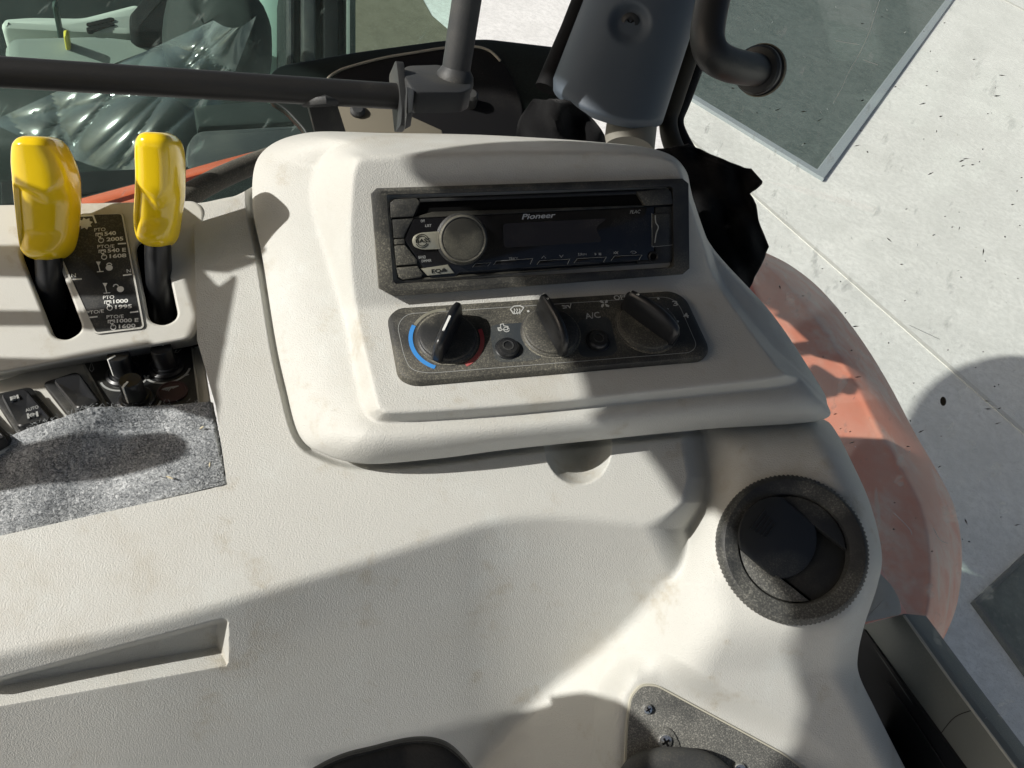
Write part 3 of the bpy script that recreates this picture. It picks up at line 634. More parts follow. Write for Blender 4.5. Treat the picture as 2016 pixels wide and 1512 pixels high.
def rocker(face, house, label, icons):
    ctr = np.mean([fr.loc(*p) for p in face], 0)
    r = thing('rocker_switch', label, 'switch', fr.w(*ctr), 'rocker switches beside the felt')
    slab('housing', M['black'], r, fr, house, -.002, .004, .0015, .004)
    P = rounded(fr.pts(face, .009), .004, 5); P = P if area(P) > 0 else P[::-1]
    n = len(P); ey = np.array([0, 1.0]); lo = min(p[1] for p in P); hi = max(p[1] for p in P)
    tip = lambda p: .0068 + .0035 * (abs((p[1] - (lo + hi) / 2) / (hi - lo) * 2)) ** 1.6
    R = [[fr.w(*p, .003) for p in P], [fr.w(*p, tip(p) - .001) for p in P], [fr.w(*p, tip(p)) for p in inset(P, .0009)]]
    I = inset(P, .0009); c0 = sum(I) / n
    for k in (.75, .5, .25): R.append([fr.w(*(c0 + (p - c0) * k), tip(c0 + (p - c0) * k)) for p in I])
    rk = MB().rings(R).build('rocker', M['black_clean'], r, 40)
    if icons:
        mb = MB()
        for (x, y, s) in icons:
            for dx in (-1, 1): mb.stroke(fr, fr.pts([(x + dx * 8 * s, y - 4 * s - dx * 2), (x + dx * 8 * s + 2, y + 5 * s - dx * 2)], .009), .0011, .0070, .0098)
            mb.stroke(fr, fr.pts([(x - 8 * s, y + 2), (x + 8 * s, y - 2)], .009), .0005, .0070, .0098); mb.stroke(fr, arc(fr.loc(x, y, .009), .0012, 0, 340), .0005, .0070, .0098)
        text(mb, fr, 'AUTO', (61, 832), (86, 824), 6, .0098, .01); mb.build('lettering', M['grey_print'], rk)
rocker([(103, 747), (157, 735), (198, 793), (151, 806)], [(82, 752), (152, 729), (207, 800), (140, 826)], 'blank black rocker switch touching the black switch plate', None)
rocker([(0, 776), (52, 766), (104, 826), (35, 842)], [(-18, 776), (60, 759), (118, 830), (38, 862)], 'black rocker switch printed with two axle symbols and AUTO', [(28, 784, .8), (64, 818, 1.1)])
rocker([(-90, 815), (-50, 800), (14, 862), (-36, 878)], [(-110, 815), (-42, 795), (26, 862), (-36, 896)], 'black rocker switch half hidden under the edge of the grey felt', None)

# ================================================================ grey felt
def felt_mat():
    m = bpy.data.materials.new('grey_felt'); m.use_nodes = True; N = m.node_tree.nodes; L = m.node_tree.links; b = N['Principled BSDF']
    tc = N.new('ShaderNodeTexCoord'); a = N.new('ShaderNodeTexNoise'); a.inputs['Scale'].default_value = 360; a.inputs['Detail'].default_value = 6; a.inputs['Roughness'].default_value = .8; a.inputs['Distortion'].default_value = 2.5
    c = N.new('ShaderNodeTexNoise'); c.inputs['Scale'].default_value = 60; c.inputs['Detail'].default_value = 3
    for t in (a, c): L.new(tc.outputs['Object'], t.inputs['Vector'])
    ad = N.new('ShaderNodeMath'); ad.operation = 'MULTIPLY_ADD'; L.new(c.outputs[0], ad.inputs[0]); ad.inputs[1].default_value = .22; L.new(a.outputs[0], ad.inputs[2])
    r = N.new('ShaderNodeValToRGB'); L.new(ad.outputs[0], r.inputs[0]); e = r.color_ramp.elements
    e[0].position = .45; e[0].color = (.03, .032, .036, 1); e[1].position = .74; e[1].color = (.80, .82, .83, 1); k = e.new(.58); k.color = (.25, .265, .275, 1)
    L.new(r.outputs[0], b.inputs['Base Color']); b.inputs['Roughness'].default_value = .95; b.inputs['Specular IOR Level'].default_value = .1
    bp = N.new('ShaderNodeBump'); bp.inputs['Strength'].default_value = .9; bp.inputs['Distance'].default_value = .0012; L.new(a.outputs[0], bp.inputs['Height']); L.new(bp.outputs[0], b.inputs['Normal'])
    return m
M['felt'] = felt_mat()
def felt():
    top = catmull([(-110, 925), (0, 868), (60, 842), (110, 826), (150, 812), (190, 801), (260, 801), (340, 797), (412, 790)], 10); bot = catmull([(-110, 1084), (0, 1058), (150, 1024), (300, 988), (444, 953)], 18)
    n = 90; m = 44
    ti = np.linspace(0, 1, n); T_ = np.stack([np.interp(ti, np.linspace(0, 1, len(top)), top[:, k]) for k in (0, 1)], -1); Bm = np.stack([np.interp(ti, np.linspace(0, 1, len(bot)), bot[:, k]) for k in (0, 1)], -1)
    v = np.linspace(0, 1, m)[:, None, None]; P = T_[None] * (1 - v) + Bm[None] * v
    P = P + np.random.normal(0, .35, P.shape)
    wv = np.sin(P[..., 0] / 38 + P[..., 1] / 51) * .0016 + np.exp(-((P[..., 0] - 150) / 110) ** 2 - ((P[..., 1] - 800) / 60) ** 2) * .012
    d = 1 / Q(TP, P[..., 0], P[..., 1]) + .003 - wv + np.random.normal(0, .00025, P.shape[:2])
    X, Y = P[..., 0], P[..., 1]
    V = np.stack([(X - CX) / FPX * d, (Y - CY) / FPX * d, d], -1); V2 = V.copy(); V2[..., 2] += .0065; V2[..., 1] += .001
    V = V.reshape(-1, 3) @ RM.T + CAM; V2 = V2.reshape(-1, 3) @ RM.T + CAM
    idx = np.arange(m * n).reshape(m, n); F = np.stack([idx[:-1, :-1], idx[1:, :-1], idx[1:, 1:], idx[:-1, 1:]], -1).reshape(-1, 4).tolist()
    k = m * n; F += [[a + k for a in f[::-1]] for f in F]
    ring = list(idx[0]) + list(idx[1:, -1]) + list(idx[-1, ::-1][1:]) + list(idx[::-1, 0][1:-1])
    for i in range(len(ring)): a, b = ring[i], ring[(i + 1) % len(ring)]; F.append([b, a, a + k, b + k])
    mb = MB(); mb.v = [tuple(p) for p in np.vstack([V, V2])]; mb.f = [tuple(map(int, f)) for f in F]
    root = thing('felt_pad', 'grey mottled felt pad lying in front of the black switches', 'felt', V2.mean(0))
    mb.build('pad', M['felt'], root, 80)
    # loose fibres
    mb = MB(); nrm = norm(-(RM @ np.array([-.133, .492, .86])))
    for i in range(3200):
        j = random.randrange(m * n) if i > 350 else random.choice(ring)
        p = V[j] + RM @ np.array([random.uniform(-1, 1), random.uniform(-1, 1), 0]) * .0022; a = np.random.normal(0, 1, 3); a -= a.dot(nrm) * nrm * .75; a = norm(a) * random.uniform(.0012, .0036)
        w_ = norm(np.cross(a, nrm)) * .00007; q = p + nrm * .0002
        mb.add([q - w_, q + w_, q + a * .5 + w_ + nrm * .0004, q + a + nrm * .0002, q + a * .5 - w_ + nrm * .0004], [(0, 1, 2, 4), (4, 2, 3)])
    o = mb.build('fibres', mat('felt_fibre', (.40, .42, .43), .9, .1), root, 0); o['kind'] = 'stuff'
    for (px, py, an, ln, nm) in ((334, 940, 200, .0045, 'longest pale straw chip lying on the grey felt'), (397, 842, 150, .003, 'small pale straw chip on the felt close to the black switch plate'), (413, 915, 95, .003, 'small pale straw chip at the cut side edge of the felt')):
        ctr = W(px, py, 1 / Q(TP, px, py) - .0005); a = RM @ np.array([math.cos(math.radians(an)), math.sin(math.radians(an)), 0])
        b = MB().tube([ctr - a * ln / 2, ctr, ctr + a * ln / 2], [.0003, .0007, .0002], 6).build('straw_chip', mat('straw', (.62, .55, .38), .8, .2), None)
        tag(b, nm, 'straw', 'straw chips on the felt')
felt()

# ================================================================ round air vent
VP = np.array([.0001, .00033, 1.95 - .0001 * POD[0] - .00033 * POD[1]])
fr = Fr(VP, POD, (1700, POD[1])); FV = fr
vent = thing('air_vent', 'round dusty black air vent with toothed ring on the console corner', 'vent', fr.O)
R0 = np.linalg.norm(fr.loc(POD[0] + 147, POD[1]) - fr.loc(*POD)); c = np.array([0., 0.])
n = 104 * 2; mb = MB(); Rg = []
for (r, h, tooth) in ((1.0, -.01, 0), (1.0, .0035, 1), (.985, .0062, 1), (.955, .0085, 0), (.93, .0092, 0), (.82, .0080, 0), (.745, .0066, 0), (.728, .0050, 0), (.722, -.012, 0)):
    Rg.append([fr.w(R0 * (r + (.02 if tooth and i % 2 else 0)) * math.cos(2 * math.pi * i / n), R0 * (r + (.02 if tooth and i % 2 else 0)) * math.sin(2 * math.pi * i / n), h) for i in range(n)])
M['vent'] = mat('dusty_vent_plastic', (.020, .022, .024), .55, .4, grain=(700, .3), dust=((.42, .41, .35), 13, .40, .66, .6))
mb.rings(Rg, cap0=False, cap1=False).build('ring', M['vent'], vent, 30)
MB().lathe(fr, c, [(R0 * .73, -.014), (R0 * .73, -.010)], 64).build('duct', M['hole'], vent)
ri = R0 * .712; dv = norm(fr.loc(1550, 1185) - fr.loc(1463, 1115)); nv = np.array([-dv[1], dv[0]])
for sgn, off in ((-1, .60), (1, .62)):
    a = math.acos(off); base_a = math.atan2(sgn * nv[1], sgn * nv[0])
    P = [ri * np.array([math.cos(base_a + t), math.sin(base_a + t)]) for t in np.linspace(-a, a, 22)]
    MB().prism(fr, P, -.008, .0045, .0008).build('side_segment', M['vent'], vent)
def leaf(px, py, rr, h, tilt, along, clip, m):
    cc = fr.loc(px, py, h); ax = fr.ex * dv[0] + fr.ey * dv[1]; nn = norm(fr.n * math.cos(tilt) + (fr.ex * nv[0] + fr.ey * nv[1]) * 0 + ax * math.sin(tilt))
    f2 = Fw(fr.w(cc[0], cc[1], h), ax, nn)
    P = [np.array([rr * math.cos(t), max(-clip, min(clip, rr * math.sin(t)))]) for t in np.linspace(0, 2 * math.pi, 56, endpoint=False)]
    return MB().prism(f2, P, -.0022, 0, .0008).build('flap', m, vent), f2
M['flap'] = mat('flap_plastic', (.015, .016, .0165), .42, .5, dust=((.30, .29, .24), 18, .46, .74, .4))
leaf(1590, 1100, R0 * .62, -.002, -.10, 0, ri * .60, M['flap'])
fl, f2 = leaf(1532, 1058, R0 * .555, .0075, .22, 0, ri * .66, M['flap'])
for k in range(5):
    mb = MB(); mb.stroke(f2, [np.array([-.014 + .0 * k, .0]) + np.array([-.004 + .0028 * k, -.008 + .0006 * k]), np.array([-.018 + .0028 * k, .0085 - .0006 * k])], .0007, -.0002, .0008); mb.build('grip_rib', M['flap'], fl)

# ================================================================ bracket plate at the foot of the column
BP_ = PLQ
fr = Fr(BP_, (1260, 1400), (1500, 1400))
br = thing('latch_plate', 'dusty black metal latch plate with screws at the foot of the console', 'bracket', fr.O)
bP = PLP
M['plate'] = mat('speckled_black_steel', (.030, .032, .034), .5, .5, grain=(900, .4), dust=((.40, .39, .34), 17, .22, .5, .85))
MB().prism(fr, rounded(fr.pts(bP), [.012, .004, .004, .004, .004, .004, .001, .001], 6), -.008, .0018, .0006).build('plate', M['plate'], br, 30)
mb = MB(); mb.stroke(fr, rounded(fr.pts(bP), [.012, .004, .004, .004, .004, .004, .001, .001], 6), .0022, -.003, .0009, True); mb.build('seal_edge', mat('pale_seal', (.46, .44, .36), .7, .3), br)
def screw(px, py, r):
    c = fr.loc(px, py); s_ = MB().lathe(fr, c, [(r, .001), (r, .003), (r * .8, .0046), (r * .3, .0052), (.0001, .0052)], 28).build('screw', M['chrome'], br, 40)
    mb = MB()
    for a in (30, 120):
        d = np.array([math.cos(math.radians(a)), math.sin(math.radians(a))]) * r * .5; mb.stroke(fr, [c - d, c + d], r * .22, .004, .0056)
    mb.build('cross_slot', M['hole'], s_)
screw(1272, 1393, .0036); screw(1306, 1456, .0056); screw(1452, 1512, .005)
ton = MB().prism(fr, rounded(fr.pts([(1268, 1500), (1282, 1432), (1318, 1428), (1334, 1455), (1345, 1500)]), .008, 6), .001, .0030, .0008); 
ton.build('tab', M['plate'], br)
lt = MB()
P = catmull([(1232, 1545), (1255, 1512), (1300, 1497), (1360, 1498), (1400, 1512), (1440, 1545)], 6)
lt.tube([fr.w(*fr.loc(x, y, .012), .012) for x, y in P], [.008] * len(P), 16); lt.build('latch_arm', M['tubed'], br)
slab('latch_base', M['hole'], br, fr, [(1225, 1560), (1240, 1505), (1290, 1485), (1395, 1488), (1430, 1512), (1450, 1560)], .0015, .006, .002, .006)

# ================================================================ dark armrest
def armrest():
    P = catmull([(480, 1600), (640, 1498), (740, 1466), (815, 1450), (868, 1455), (905, 1480), (940, 1528), (965, 1610)], 8); Rg = []
    for k, (dd, sh) in enumerate(((.005, 14), (.0, 5), (-.006, 0), (.0, -8), (.02, -40))):
        pass
    a = thing('armrest', 'dark rounded armrest end below the grey console fascia', 'armrest', W(800, 1600, .42))
    for (off, d) in ((0, .425), (3, .420), (10, .415), (26, .412), (70, .410), (200, .405)):
        Rg.append([W(x, y + off, d + .012 * (1 - min(1, abs(x - 800) / 300))) for x, y in P])
    Rg = [[W(x, y + 1, .46) for x, y in P]] + Rg
    MB().rings(Rg, closed=False, cap0=False, cap1=False).build('cushion', mat('dark_vinyl', (.028, .029, .029), .6, .4, grain=(600, .5), dust=((.2, .19, .16), 10, .4, .75, .3)), a, 60)
    mb = MB(); mb.tube([W(x, y + 11, .4135 + .012 * (1 - min(1, abs(x - 800) / 300))) for x, y in P], .0007, 8); mb.build('piping', M['black'], a)
armrest()

# ================================================================ window glass
def glass(name, tint, haze, scale, lo, hi, col=(.75, .78, .74)):
    m = bpy.data.materials.new(name); m.use_nodes = True; N = m.node_tree.nodes; L = m.node_tree.links; N.remove(N['Principled BSDF']); out = N['Material Output']
    tr = N.new('ShaderNodeBsdfTransparent'); tr.inputs[0].default_value = (*tint, 1); d1 = N.new('ShaderNodeBsdfDiffuse'); d1.inputs[0].default_value = (*col, 1); d2 = N.new('ShaderNodeBsdfTranslucent'); d2.inputs[0].default_value = (*col, 1); df = N.new('ShaderNodeMixShader'); df.inputs[0].default_value = .6; L.new(d1.outputs[0], df.inputs[1]); L.new(d2.outputs[0], df.inputs[2])
    gl = N.new('ShaderNodeBsdfGlossy'); gl.inputs['Roughness'].default_value = .03
    tc = N.new('ShaderNodeTexCoord'); n1 = N.new('ShaderNodeTexNoise'); n1.inputs['Scale'].default_value = scale; n1.inputs['Detail'].default_value = 6; n1.inputs['Roughness'].default_value = .7
    mp = N.new('ShaderNodeMapping'); mp.inputs['Rotation'].default_value = (.4, .9, .5); mp.inputs['Scale'].default_value = (1, .1, .4); n2 = N.new('ShaderNodeTexNoise'); n2.inputs['Scale'].default_value = scale * 14; n2.inputs['Detail'].default_value = 3
    L.new(tc.outputs['Object'], n1.inputs['Vector']); L.new(tc.outputs['Object'], mp.inputs[0]); L.new(mp.outputs[0], n2.inputs['Vector'])
    r1 = N.new('ShaderNodeMapRange'); L.new(n1.outputs[0], r1.inputs[0]); r1.inputs[1].default_value = .35; r1.inputs[2].default_value = .7; r1.inputs[3].default_value = lo; r1.inputs[4].default_value = hi
    r2 = N.new('ShaderNodeMapRange'); L.new(n2.outputs[0], r2.inputs[0]); r2.inputs[1].default_value = .66; r2.inputs[2].default_value = .73; r2.inputs[3].default_value = 0; r2.inputs[4].default_value = haze
    ad = N.new('ShaderNodeMath'); ad.operation = 'ADD'; L.new(r1.outputs[0], ad.inputs[0]); L.new(r2.outputs[0], ad.inputs[1])
    mx = N.new('ShaderNodeMixShader'); L.new(ad.outputs[0], mx.inputs[0]); L.new(tr.outputs[0], mx.inputs[1]); L.new(df.outputs[0], mx.inputs[2])
    lw = N.new('ShaderNodeLayerWeight'); lw.inputs[0].default_value = .5; pw = N.new('ShaderNodeMath'); pw.operation = 'POWER'; L.new(lw.outputs['Facing'], pw.inputs[0]); pw.inputs[1].default_value = 5; fz = N.new('ShaderNodeMapRange'); L.new(pw.outputs[0], fz.inputs[0]); fz.inputs[3].default_value = .025; fz.inputs[4].default_value = .7; m2 = N.new('ShaderNodeMixShader'); L.new(fz.outputs[0], m2.inputs[0]); L.new(mx.outputs[0], m2.inputs[1]); L.new(gl.outputs[0], m2.inputs[2])
    L.new(m2.outputs[0], out.inputs[0]); return m
GP = qplane((1780, 1205, .66), (2010, 1500, .565), (1500, 140, .80))
fg = Fr(GP, (1600, 700), (2000, 700))
mb = MB(); mb.prism(fg, fg.pts([(1460, -90), (1345, 160), (1330, 210), (1338, 262), (1380, 330), (1480, 560), (1640, 900), (1735, 1120), (1788, 1212), (2080, 1590), (2260, 1590), (2260, -90)]), -.004, 0)
dg_ = mb.build('door_window', glass('dusty_clear_glass', (.95, .97, .95), .22, 9, .03, .085), None, 0, origin=fg.at(1900, 1400)); tag(dg_, 'dusty scratched side window pane beside the dark grab handle', 'window')
fk = MB(); rnd = random.Random(3)
for i in range(130):
    x = rnd.uniform(1380, 2030); y = rnd.uniform(20, 1150)
    if x < 1400 + (y - 300) * .45: continue
    a = rnd.uniform(-.5, .1) if rnd.random() < .7 else rnd.uniform(0, 3); l = rnd.choice([1.2, 2, 2.5, 4, 7]); w_ = rnd.uniform(.7, 1.5)
    c_ = np.array([x, y]); u = np.array([math.cos(a), math.sin(a)]) * l; v = np.array([-u[1], u[0]]) / l * w_
    fk.prism(fg, fg.pts([c_ - u, c_ - u * .3 + v, c_ + u, c_ - u * .2 - v], .0003), .0002, .0004)
fk.prism(fg, ellipse(*fg.loc(1857, 790, .0003), .0027, .0037, 14), .0002, .0005)
o_ = fk.build('specks', mat('dark_specks', (.03, .026, .02), .9, .1), dg_, 0); o_['kind'] = 'stuff'
fk = MB()
for P in ([(1735, -10), (1722, 30), (1712, 62), (1690, 110), (1672, 140), (1658, 172), (1640, 204)], [(1645, 80), (1690, 88)], [(1700, 118), (1728, 128)], [(1838, 1040), (1850, 1062), (1866, 1070)], [(1790, 640), (1850, 668)], [(1915, 1075), (1920, 1090)], [(1760, 1010), (1790, 1040), (1795, 1052)], [(1950, 800), (1985, 806), (2000, 820)]):
    fk.stroke(fg, fg.pts(catmull(P, 4), .0003), .00028, .0002, .0004)
for i in range(150):
    x = rnd.uniform(1400, 2016); y = rnd.uniform(0, 1500); a = rnd.uniform(0, 3); l = rnd.uniform(1.5, 6)
    if x < 1400 + (y - 300) * .45: continue
    fk.stroke(fg, fg.pts([(x, y), (x + l * math.cos(a), y + l * math.sin(a))], .0003), .0002, .0002, .0004)
o_ = fk.build('scratches', mat('pale_scratch', (.75, .77, .75), .7, .3), dg_, 0); o_['kind'] = 'stuff'
RG = qplane((0, 100, .86), (1000, 60, 1.0), (400, 380, .85))
fq = Fr(RG, (0, 100), (900, 70))
mb = MB(); mb.prism(fq, fq.pts([(-120, -90), (905, -90), (880, 110), (870, 300), (520, 400), (-120, 440)]), -.005, 0)
rw = mb.build('rear_window', glass('green_tinted_glass', (.82, .93, .89), .25, 7, .006, .035, (.6, .72, .68)), None, 0, origin=fq.at(400, 380)); tag(rw, 'green tinted rear window pane behind the long grab rail', 'window')

# ================================================================ window corner, rail, post
def plate(name, m, fr, L, h0, h1, b=0, r=0, parent=None):
    P = fr.pts(L, h1); P = rounded(P, r) if r else P
    return MB().prism(fr, P, h0, h1, b).build(name, m, parent)
ct = thing('window_corner_trim', 'dark rounded corner trim panel at the foot of the rear window', 'trim', fq.at(900, 300))
plate('border_band', M['frit'], fq, [(522, 175), (528, 148), (548, 128), (700, 101), (870, 78), (960, 75), (1112, 93), (1112, 330), (610, 340), (604, 262), (560, 214), (530, 196)], .002, .012, .003, .012, ct)
plate('inner_panel', M['trim'], fq, [(640, 168), (668, 138), (760, 112), (868, 96), (925, 92), (960, 98), (1000, 130), (1030, 200), (1030, 330), (640, 340)], .012, .018, .003, .02, ct)
mb = MB(); mb.tube([fq.w(*fq.loc(x, y, .018), .018) for x, y in catmull([(640, 165), (648, 152), (668, 139), (700, 128), (760, 113), (820, 103), (868, 95), (925, 91), (962, 99), (985, 120)], 6)], .0016, 8); mb.build('edge_bead', mat('pale_bead', (.34, .32, .26), .5, .4), ct)
mb = MB(); plate('lower_shelf', mat('dusty_shelf', (.16, .145, .11), .7, .3, dust=(DUST, 12, .4, .7, .5)), fq, [(655, 205), (775, 212), (870, 255), (880, 300), (660, 300)], .018, .030, .002, 0, ct)
for (x, y) in ((704, 216), (928, 187)):
    MB().lathe(fq, fq.loc(x, y, .034), [(.0085, .016), (.0085, .034), (.006, .037), (.0001, .037)], 24).build('bolt', M['tubed'], ct)
rail = thing('grab_rail', 'long black dusty tubular grab rail ending in a bolted bracket', 'rail', W(640, 270, .72))
ra, rb = W(-80, 137, .595), W(785, 190, .735)
MB().tube([ra + (rb - ra) * t for t in np.linspace(0, 1, 10)], .0120, 28).build('tube', M['tube'], rail)
ax = norm(rb - ra); fx = Fw(rb, RM @ np.array([0, 0, -1]), ax)
MB().prism(fx, rounded([np.array(p) for p in [(-.016, -.026), (.013, -.030), (.016, .018), (.008, .030), (-.016, .030)]], .005), -.003, .0045, .001).build('end_flange', M['tubed'], rail)
# bracket block, its top towards the light
bq = qplane((800, 150, .725), (925, 165, .745), (860, 120, .775)); fb = Fr(bq, (800, 160), (920, 165))
MB().prism(fb, rounded(fb.pts([(788, 138), (802, 128), (862, 126), (880, 132), (927, 158), (930, 172), (912, 181), (815, 181)]), .006), -.02, 0, .002).build('bracket', M['tubed'], rail)
MB().prism(fb, rounded(fb.pts([(800, 172), (816, 178), (812, 222), (800, 228)]), .002), -.012, .001, .001).build('bracket_gusset', M['tubed'], rail)
# short strut that carries the rail
bar = qplane((630, 210, .712), (670, 210, .722), (640, 280, .735)); fs = Fr(bar, (610, 215), (660, 215))
MB().prism(fs, fs.pts([(604, 196), (660, 192), (700, 320), (640, 330)]), -.006, 0, .0006).build('strut', M['black'], rail)
MB().tube([W(598, 203, .705), W(615, 200, .700), (W(640, 198, .700)), W(662, 199, .708)], [.004, .0052, .0055, .004], 10).build('weld_bead', M['tubed'], rail)
post = thing('support_post', 'upright dark grey steel post standing on the bracket of the grab rail', 'post', W(893, 160, .752))
p0, p1 = W(896, 150, .752), W(931, -80, .70)
MB().tube([p0, (p0 + p1) / 2, p1], [.0138, .0138, .0138], 28).build('tube', M['tubed'], post)
fpst = Fw(p0, RM @ np.array([1, 0, 0]), norm(p1 - p0))
MB().lathe(fpst, (0, 0), [(.0145, -.012), (.0185, -.010), (.019, -.005), (.0178, .002), (.0150, .006), (.0138, .008)], 36).build('collar', M['tubed'], post, 50)

# ================================================================ cab pillar, grab handle
def pillar():
    root = thing('cab_pillar', 'blue grey plastic cab pillar cover with one recessed screw', 'pillar', W(1230, 290, .86))
    n, m = 60, 70; V = []
    for j in range(m):
        v = j / (m - 1); Lx, Ly = 1172 + (1089 - 1172) * min(1, v / .9), -60 + (178 + 60) * v; Rx, Ry = 1402 + (1305 - 1402) * v, -60 + (240 + 60) * v
        sag = 26 * sstep(np.array(v), .5, 1.0)
        for i in range(n):
            u = i / (n - 1); s = 2 * u - 1; x = Lx + (Rx - Lx) * u; y = Ly + (Ry - Ly) * u + sag * (1 - s * s) ** .6 * 1.3
            rr = math.hypot(x - 1240, (y - 46)); d = .86 - .055 * math.sqrt(max(0, 1 - (abs(s) * .985) ** 2.4)) + .0 * v
            d += .010 * (1 - float(sstep(np.array(rr), 22, 46)))
            d += .012 * float(sstep(np.array(v), .93, 1.0)) ** 2
            V.append(W(x, y, d))
    idx = lambda j, i: j * n + i
    F = [(idx(j, i), idx(j + 1, i), idx(j + 1, i + 1), idx(j, i + 1)) for j in range(m - 1) for i in range(n - 1)]
    # bottom and sides close back
    k = len(V)
    edge = [idx(j, 0) for j in range(m)] + [idx(m - 1, i) for i in range(1, n)] + [idx(j, n - 1) for j in range(m - 2, -1, -1)]
    for e in edge: r = V[e] - CAM; V.append(V[e] + norm(r) * .05)
    F += [(edge[i], k + i, k + i + 1, edge[i + 1]) for i in range(len(edge) - 1)]
    mb = MB(); mb.v = [tuple(p) for p in V]; mb.f = F; mb.build('cover', M['pillar'], root, 50)
    c = W(1240, 46, .818); f = Fw(c, RM @ np.array([1, 0, 0]), norm(CAM - c))
    s_ = MB().lathe(f, (0, 0), [(.0105, -.006), (.0105, .001), (.0085, .003), (.0055, .0036), (.005, .002), (.0001, .002)], 32).build('screw', M['tubed'], root, 40)
    mb = MB()
    for a in (35, 125): d = .0045 * np.array([math.cos(math.radians(a)), math.sin(math.radians(a))]); mb.stroke(f, [-d, d], .0016, .0018, .0030)
    mb.build('cross_slot', M['hole'], s_)
    c0, c1 = W(1243, 250, .855), W(1237, 300, .845)
    MB().tube([c0, c1], [.028, .028], 30).build('base_sleeve', mat('grey_beige_plastic', (.22, .21, .18), .6, .3), root)
    mb = MB(); mb.tube([W(x, y, .87) for x, y in [(1075, 175), (1090, 140), (1125, 60), (1172, -60)]], .013, 12); mb.build('seal', M['trim'], root)
    mb = MB(); mb.tube([W(x, y, d) for x, y, d in catmull([(1425, -70, .90), (1375, 60, .90), (1330, 190, .90), (1316, 240, .90), (1325, 285, .88), (1345, 320, .86)], 6)], .011, 12); mb.build('seal', mat('brown_rubber', (.055, .048, .035), .6, .3), root)
    mb = MB(); mb.tube([W(x, y, d) for x, y, d in catmull([(1446, -70, .915), (1396, 60, .915), (1347, 190, .915), (1330, 235, .91), (1338, 270, .90), (1372, 330, .87)], 6)], .010, 12); mb.build('seal', M['trim'], root)
pillar()
hd = thing('grab_bar', 'bent dark tubular grab handle passing through a rubber grommet in the side window', 'handle', W(1500, 190, .78))
hp = catmull([(1424, -90, .70), (1408, -20, .70), (1396, 40, .70), (1393, 78, .70), (1404, 108, .703), (1432, 126, .72), (1464, 134, .745), (1502, 140, .785)], 8)
MB().tube([W(*p) for p in hp], .0156, 28).build('tube', M['tube'], hd)
e0, e1 = W(*hp[-6]), W(*hp[-1]); f = Fw(W(1494, 138, .778), RM @ np.array([0, 1, 0]), norm(e1 - e0))
MB().lathe(f, (0, 0), [(.0158, -.010), (.0215, -.009), (.0235, -.006), (.0235, -.001), (.0200, .001), (.0200, .003), (.0248, .005), (.0252, .009), (.023, .012), (.016, .012)], 40).build('grommet', M['black'], hd, 30)
MB().lathe(f, (0, 0), [(.0245, .0035), (.0256, .0045), (.0256, .0062), (.0245, .007)], 40, cap=False).build('grommet_band', mat('worn_rubber', (.16, .14, .10), .6, .3), hd)

# ================================================================ cloths
def cloth(name, label, rows, d0, amp, seed, thick=.003):
    rnd = np.random.RandomState(seed); n = 26; m = len(rows); V = []
    for (l, r) in rows:
        for i in range(n):
            u = i / (n - 1); x = l[0] + (r[0] - l[0]) * u; y = l[1] + (r[1] - l[1]) * u
            d = d0(x, y) + amp * (math.sin(x / 17 + y / 41 + seed) + .6 * math.sin(x / 9 - y / 23) + .5 * math.sin(y / 12 + x / 30))
            V.append(W(x + rnd.uniform(-1, 1), y + rnd.uniform(-1, 1), d))
    F = [(j * n + i, (j + 1) * n + i, (j + 1) * n + i + 1, j * n + i + 1) for j in range(m - 1) for i in range(n - 1)]
    mb = MB(); mb.v = [tuple(p) for p in V]; mb.f = F
    o = mb.build(name, M['fabric'], None, 70); md = o.modifiers.new('thickness', 'SOLIDIFY'); md.thickness = thick; md.offset = 0
    return tag(o, label, 'cloth')
rw_ = [((1290, 296), (1358, 284)), ((1296, 312), (1400, 306)), ((1305, 330), (1440, 321)), ((1312, 345), (1478, 334)), ((1320, 358), (1500, 360)), ((1328, 372), (1486, 372)), ((1334, 385), (1474, 381)), ((1344, 408), (1487, 404)), ((1350, 432), (1492, 430)), ((1360, 460), (1502, 458)), ((1372, 486), (1513, 486)), ((1388, 512), (1502, 510)), ((1402, 532), (1490, 534)), ((1425, 552), (1482, 553)), ((1450, 578), (1474, 568))]
rows2 = []
for a, b in zip(rw_[:-1], rw_[1:]):
    for t in (0, .5): rows2.append((tuple(np.array(a[0]) * (1 - t) + np.array(b[0]) * t), tuple(np.array(a[1]) * (1 - t) + np.array(b[1]) * t)))
rows2.append(rw_[-1])
cloth('black_cloth', 'crumpled black cloth hanging behind the radio housing against the side window', rows2, lambda x, y: .715 - .00006 * (y - 300), .007, 1)
rw2 = [((1050 + 10 * math.cos(t), 196 + 9 * j), (1120 + 75 * math.sin(math.pi * (j + 2) / 18), 192 + 9.5 * j)) for j, t in enumerate(np.linspace(0, 6, 12))]
cloth('black_rag', 'dark rag bunched up at the foot of the blue grey pillar', [((1048 - 32 * math.sin(math.pi * j / 18), 196 + 8.5 * j), (1120 + 70 * math.sin(math.pi * j / 20), 198 + 8.5 * j)) for j in range(13)], lambda x, y: .735 + .00035 * abs(x - 1095), .007, 4)

